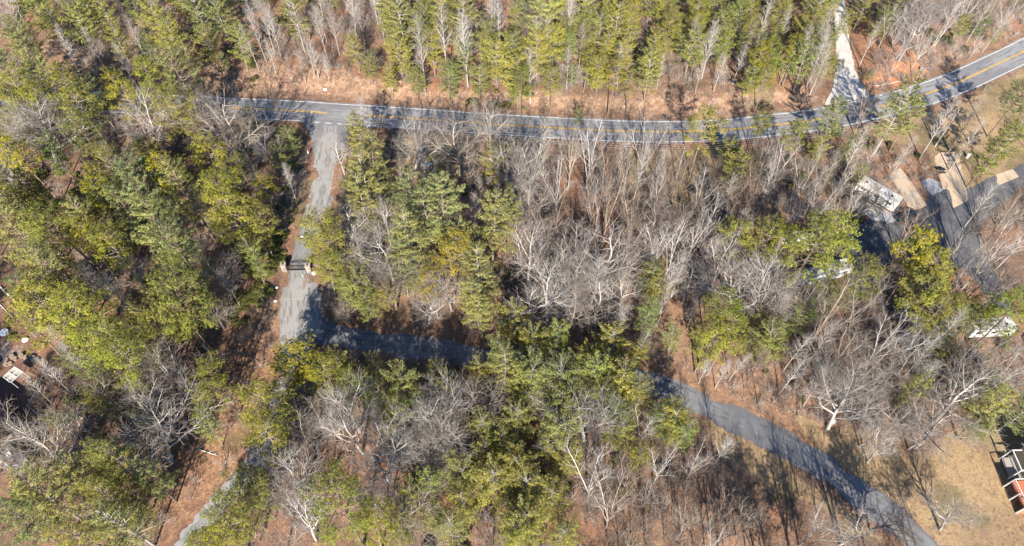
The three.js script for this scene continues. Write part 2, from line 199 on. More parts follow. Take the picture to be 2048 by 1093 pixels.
// each wood: for every kind, rows of x, z, height, zone
const WOODS = {
  bushy: [
    [-89.5, -113.8, 20.0, 8], [-84.8, -108.2, 20.0, 8], [-82.4, -101.8, 19.0, 8], [-99.2, -112.6, 20.0, 8], [-82.2, -114.2, 18.0, 9], [-66.6, -107.6, 20.0, 9],
    [-91.8, -95.5, 18.0, 10], [-75.0, -91.7, 19.0, 11], [-61.5, -91.2, 21.0, 11], [-56.3, -94.9, 18.0, 12], [-72.2, -85.6, 20.0, 11], [-50.2, -85.0, 22.0, 12],
    [-77.6, -78.4, 20.7, 13], [-73.5, -76.0, 19.2, 13], [-75.8, -70.8, 20.0, 13], [-73.1, -85.3, 18.0, 11], [-49.1, -80.0, 20.0, 12], [-45.8, -81.6, 14.0, 14],
    [-67.5, -74.0, 19.3, 15], [-70.9, -60.7, 20.7, 16], [-65.7, -57.5, 22.4, 16], [-53.6, -61.3, 24.0, 17], [-51.9, -60.7, 20.0, 17], [-57.8, -56.1, 19.0, 17],
    [-57.0, -52.2, 20.0, 17], [-60.1, -54.3, 19.4, 17], [-46.6, -51.6, 15.0, 18], [-44.4, -49.0, 13.0, 18], [-55.5, -57.6, 19.8, 17], [-64.6, -57.6, 18.0, 16],
    [-35.6, -43.8, 18.0, 25], [-34.3, -39.1, 18.0, 26], [-36.4, -30.6, 18.0, 26], [-38.2, -28.0, 17.0, 26], [-31.7, -53.2, 13.5, 25, 1.8], [-28.5, -50.9, 12.0, 27, 1.5],
    [-21.6, -28.0, 24.0, 28], [-18.9, -27.5, 18.0, 28], [-35.2, -50.0, 11.0, 25, 1.2], [-32.7, -78.4, 19.0, 29], [-32.5, -75.2, 17.0, 29], [-32.1, -72.0, 14.0, 30],
    [-4.0, -99.9, 13.0, 37], [37.1, -102.5, 19.0, 38], [-2.3, -97.1, 12.0, 33], [39.7, -75.9, 17.0, 47], [43.2, -74.4, 18.0, 47], [31.9, -58.0, 20.0, 45],
    [33.1, -56.2, 18.0, 45], [31.1, -56.7, 17.0, 45], [48.8, -70.7, 24.0, 47], [53.1, -72.6, 22.0, 47], [57.0, -67.3, 17.0, 47], [67.8, -70.5, 20.0, 52],
    [68.6, -68.2, 18.0, 52], [66.6, -64.2, 18.0, 53], [68.9, -62.2, 17.0, 54], [76.5, -62.7, 14.0, 54], [79.6, -61.0, 18.0, 54], [55.5, -104.6, 14.0, 55],
    [51.2, -110.1, 13.0, 55], [48.1, -74.1, 17.0, 47], [71.0, -61.9, 15.0, 54], [-97.1, -110.9, 17.0, 8], [-101.3, -110.2, 17.0, 8], [-92.9, -111.5, 18.0, 8],
    [-78.5, -112.5, 17.0, 9], [-73.2, -114.2, 16.0, 9], [-41.7, -26.8, 11.0, 26], [-37.1, -34.7, 11.0, 26], [-35.2, -32.0, 12.0, 26], [-38.1, -26.9, 12.0, 26],
    [33.6, -20.2, 15.0, 61], [36.6, -19.3, 15.0, 61], [30.1, -20.1, 14.0, 61], [39.8, -21.1, 13.0, 61], [51.1, -19.2, 16.0, 61], [50.0, -20.1, 14.0, 61],
    [58.4, -19.8, 14.0, 61], [26.0, -148.7, 14.6, 89], [44.5, -150.2, 13.5, 90], [24.3, -147.0, 10.6, 89], [27.9, -142.4, 14.4, 89], [42.6, -142.3, 15.6, 90],
    [55.3, -145.3, 14.3, 91], [11.8, -141.5, 11.5, 92], [36.2, -142.1, 12.5, 93], [39.8, -144.9, 8.8, 93], [43.9, -142.2, 12.1, 93], [54.2, -136.0, 15.5, 94],
    [60.8, -144.5, 9.1, 94], [68.6, -143.9, 9.2, 94], [9.2, -134.1, 14.7, 85], [23.4, -138.4, 8.8, 92], [61.3, -139.1, 10.3, 94], [2.8, -133.1, 11.1, 86],
    [53.9, -128.1, 14.5, 97], [56.0, -129.4, 14.4, 97], [62.4, -130.1, 13.5, 97], [16.4, -128.5, 12.0, 95], [19.1, -126.7, 12.9, 95], [1.7, -118.4, 15.2, 37],
    [8.8, -122.9, 12.7, 86], [21.5, -121.9, 15.1, 95], [25.9, -122.4, 12.4, 95], [55.5, -124.3, 12.0, 97], [-79.6, -34.3, 15.9, 24], [-114.3, -111.3, 17.8, 8],
    [-46.3, -91.0, 13.8, 12], [-114.8, -120.2, 12.7, 8], [-108.0, -92.0, 17.7, 10], [-75.8, -119.2, 17.5, 9], [-103.5, -82.2, 16.8, 10], [-76.8, -58.9, 16.3, 16],
    [-97.9, -81.8, 13.9, 13],
  ],
  golden: [
    [-10.6, -71.2, 20.0, 34], [-13.2, -67.4, 13.0, 34],
  ],
  plume: [
    [-98.4, -120.6, 22.0, 8], [-107.6, -132.0, 20.0, 1], [-68.3, -119.0, 21.0, 9], [-49.8, -142.1, 20.0, 5], [-105.7, -121.5, 20.0, 8], [-66.6, -87.3, 21.5, 11],
    [-58.3, -86.1, 22.9, 11], [-89.7, -86.5, 21.3, 10], [-86.7, -87.7, 18.0, 10], [-86.6, -82.2, 23.0, 10], [-85.3, -77.3, 22.0, 13], [-72.9, -78.5, 20.6, 13],
    [-63.0, -81.5, 22.0, 11], [-58.7, -75.4, 23.0, 15], [-56.9, -73.8, 21.0, 15], [-74.8, -67.5, 23.0, 13], [-67.7, -56.2, 18.0, 16], [-80.1, -67.8, 18.0, 16],
    [-68.5, -82.1, 20.0, 11], [-79.0, -64.2, 17.0, 16], [-57.1, -37.3, 18.0, 23], [-53.0, -35.7, 19.0, 23], [-61.7, -30.7, 21.0, 24], [-54.0, -31.4, 19.0, 23],
    [-52.0, -28.2, 19.0, 23], [-60.6, -34.8, 17.0, 24], [-50.7, -34.6, 15.0, 23], [-64.5, -27.7, 19.0, 24], [-56.8, -27.2, 18.0, 24], [-29.7, -104.8, 17.0, 31],
    [-26.9, -94.0, 21.0, 31], [-26.5, -87.6, 22.0, 29], [-27.2, -85.1, 19.0, 29], [-18.1, -84.8, 20.0, 32], [-11.8, -80.9, 23.0, 32], [-14.4, -80.2, 21.0, 32],
    [-17.5, -75.3, 22.0, 32], [-3.8, -78.0, 23.0, 33], [-1.2, -82.1, 20.0, 33], [-5.4, -68.1, 20.0, 34], [-5.8, -65.0, 17.0, 34], [-5.2, -63.7, 13.0, 35],
    [-19.1, -72.5, 17.0, 34], [-8.1, -75.8, 19.0, 32], [65.2, -109.1, 16.0, 55], [77.7, -109.2, 21.0, 55], [94.0, -99.7, 18.0, 55], [104.6, -115.0, 18.0, 55],
    [99.1, -103.8, 18.0, 55], [81.5, -110.3, 15.0, 55], [61.3, -48.5, 14.0, 56], [71.2, -44.9, 16.0, 57], [-1.2, -52.0, 16.0, 50], [1.2, -50.2, 15.0, 50],
    [-94.0, -115.0, 19.0, 8], [-86.0, -114.6, 18.0, 8], [-11.3, -136.1, 24.0, 87], [-25.1, -139.4, 22.0, 88], [-16.3, -141.3, 22.0, 88], [-28.0, -143.3, 20.0, 88],
    [5.7, -138.4, 21.0, 87], [4.1, -143.3, 20.0, 87],
  ],
  young: [
    [-112.2, -148.3, 14.0, 0], [-102.3, -150.7, 13.0, 0], [-96.0, -146.2, 13.0, 0], [-100.5, -141.7, 14.0, 1], [-81.3, -140.8, 15.0, 2], [-77.5, -137.3, 14.0, 2],
    [-72.8, -144.4, 15.0, 3], [-67.2, -143.1, 14.0, 4], [-69.3, -136.3, 12.0, 4], [-69.0, -152.0, 11.6, 5], [-78.9, -149.7, 14.0, 3], [-106.1, -143.0, 13.0, 1],
    [-91.1, -151.1, 13.0, 3], [-111.1, -137.1, 12.0, 1], [-83.1, -135.1, 11.0, 6], [-62.5, -136.1, 12.0, 4], [-90.7, -138.0, 12.0, 2], [-73.8, -134.1, 10.0, 6],
    [-66.1, -133.8, 8.0, 7], [-67.6, -112.7, 10.9, 9], [-90.7, -101.1, 12.9, 10], [-46.3, -77.3, 11.5, 14], [-46.6, -82.0, 10.0, 14], [-54.5, -100.2, 10.0, 12],
    [-46.1, -108.1, 9.0, 19], [-45.5, -107.1, 6.0, 12], [-47.0, -102.3, 9.0, 12], [-73.4, -103.9, 11.0, 11], [-99.5, -107.5, 10.0, 8], [-54.5, -84.5, 10.0, 14],
    [-54.0, -74.4, 9.0, 14], [-66.6, -53.8, 11.1, 20], [-59.7, -50.3, 11.1, 21], [-63.6, -48.4, 11.0, 21], [-47.9, -47.7, 11.5, 18], [-45.9, -43.5, 11.0, 18],
    [-69.8, -45.2, 8.0, 20], [-45.9, -75.1, 10.0, 14], [-54.1, -61.8, 9.0, 17], [-70.9, -55.7, 10.0, 20], [-52.9, -31.2, 11.0, 23], [-60.0, -34.7, 12.0, 24],
    [-68.8, -33.0, 10.0, 24], [-55.8, -45.6, 9.0, 21], [-67.7, -38.4, 9.0, 24], [-27.6, -69.5, 11.0, 30], [-25.0, -67.3, 10.0, 30], [-26.2, -73.1, 11.0, 30],
    [-32.6, -74.4, 9.0, 30], [-22.1, -69.0, 9.0, 30], [-17.9, -71.8, 10.0, 34], [-15.7, -102.0, 7.0, 36], [-23.9, -94.0, 9.0, 29], [-29.6, -72.2, 9.0, 30],
    [44.1, -103.9, 10.0, 44], [44.7, -98.2, 11.0, 44], [6.2, -105.2, 8.0, 37], [-1.3, -102.9, 10.0, 37], [7.7, -74.8, 10.0, 35], [23.9, -70.6, 13.0, 49],
    [22.5, -63.8, 13.0, 49], [26.9, -59.9, 10.0, 49], [25.6, -68.6, 10.0, 49], [41.5, -57.9, 12.0, 48], [3.7, -58.3, 13.0, 50], [6.8, -57.7, 13.0, 50],
    [-1.1, -55.6, 14.0, 50], [14.6, -117.3, 6.0, 39], [41.1, -62.8, 9.0, 48], [0.5, -63.1, 11.0, 35], [11.5, -55.9, 10.0, 51], [17.0, -52.5, 11.0, 51],
    [32.2, -59.3, 8.0, 45], [48.0, -100.8, 9.0, 44], [53.1, -66.8, 11.0, 48], [41.7, -57.3, 11.0, 48], [69.3, -58.8, 12.0, 53], [72.1, -51.3, 11.0, 57],
    [68.3, -105.2, 9.0, 44], [63.2, -105.2, 9.0, 44], [69.9, -99.3, 8.0, 44], [48.6, -63.4, 10.0, 48], [69.7, -63.4, 10.0, 53], [45.1, -61.8, 9.0, 48],
    [74.5, -49.2, 11.0, 57], [78.2, -46.1, 10.0, 57], [77.8, -63.8, 9.0, 54], [69.4, -55.7, 10.0, 57], [71.4, -44.5, 10.0, 57], [-22.5, -50.3, 13.0, 27],
    [-17.3, -48.8, 13.0, 62], [-17.3, -44.3, 14.0, 63], [-19.6, -48.0, 12.0, 63], [-10.3, -50.0, 12.0, 64], [-12.4, -54.2, 9.0, 62], [-5.1, -53.9, 10.0, 64],
    [-22.2, -54.7, 9.0, 27], [-12.8, -35.2, 13.0, 65], [-4.7, -43.9, 12.0, 66], [-4.4, -40.5, 10.0, 67], [-14.3, -33.1, 12.0, 68], [-7.4, -36.3, 12.0, 67],
    [-6.9, -31.8, 12.0, 69], [-2.6, -35.2, 13.0, 67], [1.0, -37.7, 13.0, 70], [1.7, -29.3, 13.0, 71], [3.0, -51.3, 14.0, 50], [7.5, -51.0, 15.0, 51],
    [7.6, -46.3, 14.0, 72], [1.0, -44.5, 13.0, 73], [6.9, -41.9, 14.0, 73], [12.1, -51.9, 14.0, 51], [16.6, -50.3, 14.0, 51], [16.3, -57.8, 12.0, 46],
    [16.0, -45.4, 12.0, 72], [16.4, -43.2, 11.0, 74], [24.7, -45.1, 13.0, 74], [25.9, -43.0, 12.0, 74], [23.3, -45.0, 11.0, 74], [19.4, -39.8, 10.0, 75],
    [2.2, -34.7, 13.0, 70], [5.3, -32.0, 12.0, 71], [0.9, -28.4, 13.0, 71], [13.6, -48.0, 12.0, 72], [-1.8, -42.0, 10.0, 73], [7.8, -38.7, 11.0, 76],
    [-8.6, -28.6, 11.0, 69], [6.6, -27.8, 12.0, 77], [-15.6, -28.8, 10.0, 68], [-25.2, -49.8, 12.0, 27], [-27.5, -53.6, 11.0, 27], [-15.0, -47.5, 11.0, 63],
    [-11.6, -30.9, 10.0, 68], [19.2, -49.2, 11.0, 78], [14.2, -53.1, 12.0, 51], [20.7, -57.6, 9.0, 49], [9.3, -54.0, 11.0, 51], [-35.8, -135.1, 11.0, 7],
    [-27.2, -139.6, 14.0, 83], [-25.3, -132.3, 12.0, 84], [-27.5, -127.8, 10.0, 84], [-17.9, -133.5, 13.0, 84], [-21.6, -126.9, 10.0, 84], [-5.9, -136.0, 14.0, 85],
    [-3.4, -130.2, 13.0, 86], [0.3, -132.6, 14.0, 86], [-14.3, -126.5, 11.0, 84], [-7.4, -126.5, 11.0, 86], [-32.3, -131.2, 9.0, 84], [-20.2, -141.2, 15.0, 83],
    [-10.5, -129.8, 13.0, 86], [11.2, -152.5, 15.9, 87], [16.8, -159.0, 8.2, 89], [24.6, -153.2, 15.0, 89], [33.6, -152.5, 15.1, 90], [41.8, -158.4, 8.0, 90],
    [49.5, -151.1, 15.2, 90], [55.9, -153.9, 11.2, 90], [64.6, -159.7, 8.0, 91], [66.1, -153.2, 15.0, 91], [73.9, -157.0, 10.9, 91], [75.5, -153.3, 11.9, 91],
    [17.3, -150.4, 12.2, 89], [23.1, -148.9, 10.9, 89], [35.7, -149.5, 10.8, 90], [37.1, -149.7, 13.5, 90], [47.9, -152.5, 9.6, 90], [51.6, -146.7, 13.2, 90],
    [64.3, -148.9, 11.2, 91], [70.8, -145.5, 14.6, 91], [16.0, -144.5, 10.3, 92], [18.4, -146.5, 9.0, 92], [24.1, -141.9, 15.2, 92], [27.0, -142.6, 12.2, 92],
    [48.5, -142.5, 12.9, 93], [52.9, -144.0, 12.3, 93], [11.4, -141.7, 9.6, 92], [20.6, -141.0, 12.1, 92], [29.0, -143.5, 9.0, 92], [33.4, -140.3, 9.2, 93],
    [39.6, -142.1, 8.5, 93], [48.2, -137.8, 12.4, 93], [67.8, -142.2, 10.0, 94], [69.2, -138.7, 11.8, 94], [5.8, -131.8, 14.7, 86], [10.9, -137.1, 8.4, 86],
    [13.3, -138.3, 9.3, 92], [17.0, -134.9, 10.3, 95], [21.7, -135.7, 11.6, 92], [25.9, -134.8, 10.0, 95], [32.4, -136.1, 11.1, 93], [35.5, -137.9, 8.0, 96],
    [39.2, -139.2, 8.2, 93], [41.9, -133.9, 14.0, 93], [47.8, -135.1, 10.6, 96], [54.1, -138.9, 8.4, 94], [69.7, -132.7, 13.0, 97], [8.8, -132.9, 8.5, 86],
    [29.5, -133.6, 8.5, 95], [31.6, -130.9, 10.3, 96], [57.8, -130.4, 9.7, 97], [61.9, -130.9, 12.2, 97], [64.9, -128.8, 15.1, 97], [70.9, -134.0, 8.2, 97],
    [72.2, -132.4, 9.1, 97], [1.3, -124.7, 14.0, 86], [13.5, -128.4, 8.8, 95], [19.0, -127.8, 10.1, 95], [30.0, -125.5, 14.0, 95], [52.8, -125.9, 11.2, 97],
    [86.2, -153.7, 12.0, 98], [91.4, -150.7, 13.0, 98], [114.2, -148.4, 8.0, 99], [87.8, -145.7, 11.0, 100], [81.5, -150.1, 9.0, 98], [117.5, -147.1, 6.0, 99],
    [83.3, -133.3, 4.0, 101], [77.8, -153.0, 11.0, 91], [108.4, -147.4, 8.0, 99], [-99.9, -75.3, 7.5, 13], [-55.7, -114.4, 8.8, 19], [-80.2, -42.2, 8.7, 24],
    [-20.7, -153.5, 9.4, 88], [-34.7, -167.6, 9.6, 88], [-10.0, -158.5, 8.8, 87], [-98.7, -165.1, 7.5, 3], [69.6, -163.6, 9.6, 91], [-61.4, -41.3, 8.3, 23],
    [-5.1, -165.3, 7.7, 87], [-62.0, -160.1, 9.9, 5], [-63.4, -97.4, 7.5, 11], [-48.8, -163.1, 7.9, 5], [21.0, -168.4, 9.4, 89], [-39.1, -161.4, 8.8, 5],
    [-91.8, -120.3, 8.4, 8], [31.6, -161.2, 10.1, 89], [-54.6, -166.4, 8.0, 5], [-44.1, -157.8, 8.0, 5], [-14.1, -149.8, 9.7, 88], [-132.9, -146.4, 7.6, 1],
    [-140.5, -167.4, 8.0, 0], [31.4, -168.5, 9.0, 89], [-71.5, -97.8, 9.8, 11], [-126.2, -148.8, 8.7, 1], [-82.5, -94.6, 8.6, 10], [43.4, -168.6, 8.5, 90],
    [-41.8, -170.0, 8.1, 5], [-63.3, -168.8, 8.8, 5], [1.6, -148.3, 9.7, 85], [-130.4, -163.6, 9.7, 0], [-128.8, -136.2, 8.8, 103], [-76.0, -168.9, 9.3, 5],
    [-12.1, -166.5, 8.5, 87], [-109.1, -114.6, 8.7, 8], [52.4, -169.8, 9.4, 90], [-122.5, -160.2, 7.6, 0], [-30.9, -162.6, 10.0, 88], [37.2, -168.2, 7.4, 90],
    [-94.7, -62.7, 7.3, 16], [81.3, -163.8, 9.7, 91], [-132.4, -169.5, 7.8, 0], [76.1, -142.7, 8.9, 94], [67.6, -169.9, 9.1, 91], [8.2, -147.3, 8.6, 85],
    [-14.8, -155.6, 7.6, 88], [26.1, -165.6, 7.2, 89],
  ],
  oak: [
    [-95.8, -105.1, 19.0, 8], [-92.8, -110.4, 17.0, 8], [-72.5, -107.5, 21.0, 9], [-53.6, -103.6, 22.0, 19], [-51.3, -71.8, 15.0, 14], [-66.8, -73.2, 12.0, 15],
    [-51.2, -65.6, 11.0, 22], [-52.9, -53.2, 17.0, 21], [-61.5, -48.6, 15.0, 21], [-53.3, -41.0, 17.0, 23], [-67.3, -38.2, 19.0, 24], [-54.0, -52.1, 15.0, 21],
    [-66.3, -116.0, 14.0, 19], [-98.5, -98.1, 13.0, 10], [-50.1, -105.2, 12.0, 19], [-35.1, -103.4, 11.0, 31], [-20.4, -102.6, 15.0, 36], [-10.8, -102.6, 18.0, 36],
    [-4.5, -108.4, 16.0, 37], [1.7, -93.2, 17.0, 33], [-28.5, -81.8, 15.0, 29], [-22.8, -82.2, 16.0, 29], [-22.7, -74.0, 18.0, 30], [-20.9, -69.5, 15.0, 30],
    [-29.0, -78.0, 13.0, 29], [-11.0, -69.4, 15.0, 34], [-29.0, -66.9, 7.0, 30], [-14.8, -66.5, 12.0, 34], [3.5, -86.9, 17.0, 33], [16.2, -73.4, 21.0, 41],
    [3.0, -75.0, 16.0, 35], [6.3, -65.7, 21.0, 35], [10.1, -65.0, 15.0, 46], [14.2, -66.1, 16.0, 46], [9.1, -73.2, 16.0, 46], [11.6, -71.0, 16.0, 46],
    [5.0, -80.5, 15.0, 33], [25.1, -82.8, 15.0, 42], [42.3, -68.0, 18.0, 47], [43.5, -64.8, 16.0, 48], [39.6, -69.4, 15.0, 47], [19.3, -68.2, 13.0, 46],
    [30.9, -70.7, 12.0, 49], [3.9, -66.1, 13.0, 35], [50.8, -46.2, 14.0, 56], [55.1, -43.5, 10.0, 56], [64.0, -43.2, 15.0, 57], [55.6, -40.8, 9.0, 56],
    [68.1, -47.3, 19.0, 57], [53.7, -49.3, 13.0, 56], [59.6, -45.4, 12.0, 56], [62.7, -43.0, 9.0, 56], [47.6, -28.3, 13.0, 61], [52.8, -30.4, 11.0, 61],
    [63.2, -30.5, 9.0, 57], [60.8, -52.9, 14.0, 56], [-24.3, -45.6, 16.0, 79], [-31.2, -42.6, 14.0, 25], [-23.4, -42.1, 15.0, 79], [-30.9, -35.0, 17.0, 26],
    [-19.1, -37.6, 15.0, 80], [-12.7, -42.9, 16.0, 63], [-10.1, -45.0, 16.0, 66], [-10.2, -41.5, 15.0, 66], [-4.3, -47.7, 13.0, 64], [-4.4, -43.8, 12.0, 66],
    [-13.5, -40.0, 12.0, 65], [-9.5, -38.6, 11.0, 67], [-16.5, -31.5, 14.0, 68], [-36.0, -37.9, 14.0, 26], [11.8, -44.1, 15.0, 72], [-29.1, -45.4, 12.0, 79],
    [-28.6, -29.0, 13.0, 26], [-15.0, -41.2, 13.0, 65], [-18.7, -32.7, 11.0, 68], [98.3, -144.6, 14.0, 99], [92.5, -139.6, 12.0, 100],
  ],
  slim: [
    [-118.1, -147.0, 15.8, 0], [-115.3, -139.4, 17.5, 1], [-86.9, -139.3, 13.0, 2], [-90.7, -145.8, 13.0, 3], [-58.6, -139.4, 15.5, 4], [-57.2, -142.3, 17.1, 5],
    [-59.7, -136.1, 13.0, 4], [-105.0, -147.3, 16.5, 0], [-84.5, -148.3, 15.5, 3], [-55.0, -139.9, 15.0, 4], [-52.3, -136.1, 13.0, 4], [-46.2, -134.2, 17.0, 4],
    [-44.1, -139.9, 15.0, 4], [-45.2, -133.3, 12.0, 7], [-41.4, -141.4, 15.4, 4], [-38.1, -137.0, 14.0, 4], [-48.1, -132.3, 10.0, 7], [-42.6, -132.3, 9.0, 7],
    [-55.2, -134.2, 11.0, 7], [-65.7, -65.6, 16.0, 17], [-64.1, -64.9, 15.0, 17], [-71.5, -56.3, 15.0, 16], [-69.7, -54.8, 14.0, 16], [-71.3, -69.0, 15.0, 13],
    [-49.5, -70.4, 12.0, 14], [-73.6, -52.9, 12.0, 20], [-52.6, -79.3, 12.0, 14], [-75.9, -50.9, 10.0, 20], [-50.9, -94.9, 11.0, 12], [-21.7, -96.3, 13.0, 32],
    [-18.2, -99.7, 12.0, 36], [-14.9, -95.6, 12.0, 32], [-8.1, -95.6, 14.0, 32], [-6.1, -92.3, 13.0, 33], [-2.3, -91.0, 13.0, 33], [-16.9, -94.2, 10.0, 32],
    [6.5, -103.2, 17.1, 37], [22.0, -99.7, 16.0, 39], [23.9, -92.8, 18.3, 42], [27.9, -94.4, 17.8, 40], [39.1, -95.6, 14.0, 43], [40.4, -88.9, 16.3, 44],
    [47.2, -88.7, 18.6, 44], [34.4, -75.1, 15.7, 45], [40.4, -80.2, 16.7, 47], [29.1, -72.0, 13.0, 49], [32.1, -68.3, 12.0, 45], [25.7, -65.8, 13.0, 49],
    [17.9, -62.2, 12.0, 46], [21.7, -58.8, 11.0, 49], [14.7, -69.6, 17.9, 46], [26.6, -68.6, 15.8, 49], [31.0, -65.1, 10.0, 49], [20.3, -71.6, 14.0, 49],
    [34.2, -70.4, 12.0, 45], [25.0, -74.8, 14.0, 49], [67.8, -100.4, 17.0, 55], [70.6, -99.6, 14.0, 44], [87.4, -108.4, 17.0, 55], [92.2, -104.6, 15.0, 55],
    [94.4, -110.3, 16.0, 55], [62.2, -96.3, 15.0, 44], [78.7, -102.2, 12.0, 59], [64.7, -94.3, 14.0, 44], [58.3, -91.6, 14.0, 44], [49.7, -81.5, 16.4, 44],
    [88.9, -88.5, 15.0, 59], [91.4, -78.6, 15.0, 58], [69.0, -57.9, 17.7, 54], [45.9, -56.6, 14.0, 48], [49.4, -56.8, 16.0, 48], [44.3, -52.5, 13.0, 60],
    [40.6, -50.9, 10.0, 60], [47.8, -50.2, 12.0, 60], [63.1, -50.1, 15.0, 56], [69.8, -53.6, 15.0, 57], [36.5, -55.0, 11.0, 60], [34.0, -53.7, 10.0, 60],
    [39.7, -55.0, 11.0, 60], [31.4, -54.6, 9.0, 45], [44.5, -63.8, 13.0, 48], [66.2, -55.7, 14.0, 53], [80.9, -66.3, 14.0, 54], [80.3, -56.3, 15.0, 54],
    [-20.0, -128.6, 21.0, 83], [-14.9, -133.1, 22.0, 83], [-10.2, -130.4, 21.0, 85], [-4.7, -142.1, 17.3, 87], [-2.8, -142.8, 16.0, 87], [3.5, -137.0, 18.0, 85],
    [5.7, -135.1, 16.0, 85], [-35.4, -143.8, 15.0, 88], [-31.7, -140.9, 14.0, 83], [-37.7, -145.5, 17.3, 5], [-31.0, -145.8, 15.0, 88], [7.4, -135.1, 15.0, 85],
    [19.5, -155.4, 11.4, 89], [38.7, -154.4, 12.4, 90], [57.7, -153.5, 11.4, 91], [13.4, -144.7, 16.7, 89], [59.3, -144.5, 15.7, 91], [70.0, -147.6, 11.8, 91],
    [30.1, -144.4, 11.0, 92], [63.9, -143.0, 12.4, 94], [72.1, -138.5, 16.3, 94], [15.5, -135.4, 14.3, 92], [40.6, -134.2, 16.6, 93], [44.4, -133.4, 16.1, 93],
    [54.5, -137.1, 14.2, 94], [57.6, -140.4, 11.3, 94], [66.1, -134.2, 13.2, 94], [4.2, -125.9, 15.8, 86], [12.5, -129.4, 12.6, 95], [24.3, -130.0, 12.5, 95],
    [66.4, -125.4, 12.2, 97], [67.9, -125.5, 12.4, 97], [68.3, -130.6, 15.0, 97], [68.9, -128.8, 15.0, 97], [68.1, -133.3, 14.0, 94], [70.1, -134.2, 14.0, 94],
    [36.4, -127.9, 10.0, 96], [42.0, -127.9, 10.0, 96], [46.4, -128.8, 11.0, 96], [33.3, -129.6, 10.0, 96], [51.3, -131.5, 12.0, 97], [83.7, -139.7, 13.0, 100],
    [93.4, -146.6, 16.2, 98], [96.2, -145.5, 17.2, 102], [102.7, -145.4, 18.3, 102], [112.2, -147.8, 14.0, 102], [115.5, -145.1, 12.0, 99], [85.0, -136.0, 9.0, 101],
    [89.6, -136.0, 9.0, 101], [-76.2, -27.5, 13.6, 24], [-100.5, -89.1, 11.4, 10], [8.0, -170.0, 14.2, 87], [-51.9, -155.9, 11.8, 5], [-61.4, -152.5, 13.7, 5],
    [-104.8, -166.6, 12.7, 0], [-128.1, -157.1, 14.2, 0], [-116.6, -155.7, 11.4, 0], [92.9, -67.9, 10.6, 54], [77.5, -168.2, 10.7, 91], [-123.8, -166.1, 10.8, 0],
    [84.4, -51.5, 13.5, 57], [-74.7, -162.2, 10.7, 5], [-91.7, -167.1, 12.4, 3], [102.9, -79.8, 14.3, 58], [106.7, -155.0, 10.9, 102], [-112.8, -165.3, 11.4, 0],
    [138.9, -164.8, 14.2, 102], [-82.9, -163.7, 14.0, 3], [-8.4, -146.4, 11.6, 87], [-61.9, -112.2, 10.9, 19], [-106.3, -100.3, 12.3, 10], [51.0, -161.1, 13.6, 90],
    [110.7, -160.8, 12.2, 102], [61.8, -169.6, 12.0, 91], [116.4, -169.1, 11.9, 102], [-17.8, -169.1, 13.3, 88], [-138.5, -158.8, 13.9, 0], [-83.0, -169.5, 10.6, 3],
    [-23.4, -161.0, 14.1, 88], [-109.4, -153.3, 12.7, 0], [-96.1, -136.4, 11.6, 1], [-59.6, -103.4, 11.9, 19], [15.7, -108.5, 12.5, 39], [-6.6, -86.4, 13.6, 32],
    [-85.3, -71.4, 12.1, 13], [-56.9, -66.8, 13.5, 17], [-121.5, -139.0, 10.9, 1], [31.7, -40.7, 10.9, 82], [-102.3, -135.7, 12.9, 1], [0.3, -160.3, 12.8, 87],
    [2.7, -154.5, 12.5, 87], [-33.2, -152.1, 13.8, 88], [-4.2, -151.6, 12.1, 87], [-52.2, -147.9, 13.9, 5], [0.8, -165.9, 12.2, 87], [7.3, -161.9, 13.1, 87],
    [124.7, -156.8, 10.8, 102], [-68.9, -161.6, 10.8, 5], [-15.6, -161.8, 13.4, 88], [-101.6, -157.5, 10.5, 0], [-26.8, -153.0, 13.4, 88], [-74.4, -156.2, 13.0, 3],
    [-83.0, -157.8, 11.7, 3], [92.0, -169.5, 12.0, 98], [15.3, -23.1, 12.3, 81], [-40.9, -151.3, 10.5, 5], [100.3, -169.1, 10.5, 98], [14.1, -165.3, 11.0, 89],
    [25.3, -159.7, 14.3, 89], [-55.9, -160.3, 12.5, 5], [-50.9, -117.7, 11.9, 19], [-21.8, -147.3, 11.7, 88], [-107.3, -107.8, 12.7, 8], [133.0, -165.5, 11.8, 102],
    [58.2, -161.6, 10.6, 91], [-96.1, -154.3, 13.2, 3], [-61.0, -146.7, 13.5, 5], [-31.5, -115.7, 11.1, 31], [-91.1, -160.2, 11.8, 3], [-110.6, -159.8, 11.5, 0],
    [-25.1, -169.3, 12.1, 88], [-77.8, -98.4, 14.4, 11], [113.3, -155.9, 11.0, 102], [-45.3, -146.5, 10.5, 4], [-88.6, -132.6, 12.0, 6], [-117.2, -169.2, 10.3, 0],
    [-46.8, -152.3, 14.1, 5], [124.4, -166.6, 10.3, 102], [-49.3, -168.8, 10.3, 5], [-69.7, -170.1, 13.3, 5], [104.2, -164.5, 11.9, 98], [-32.7, -93.2, 10.5, 29],
    [88.9, -160.3, 11.7, 98], [-122.3, -154.1, 13.5, 0], [-7.9, -113.4, 12.6, 36], [-67.9, -92.9, 10.7, 11], [83.0, -169.7, 10.3, 91], [-44.0, -96.1, 11.1, 12],
    [98.1, -155.6, 11.3, 98], [-118.3, -134.2, 10.4, 103],
  ],
  vase: [
    [4.0, -96.0, 19.1, 37], [11.5, -99.1, 16.9, 39], [15.1, -98.3, 20.0, 39], [19.3, -96.6, 18.3, 39], [26.4, -100.6, 21.0, 40], [30.0, -97.1, 19.0, 40],
    [1.2, -92.2, 17.0, 33], [9.0, -91.6, 18.5, 41], [16.7, -89.9, 17.5, 41], [21.6, -91.8, 18.2, 41], [32.2, -92.9, 16.4, 42], [35.8, -91.5, 16.4, 43],
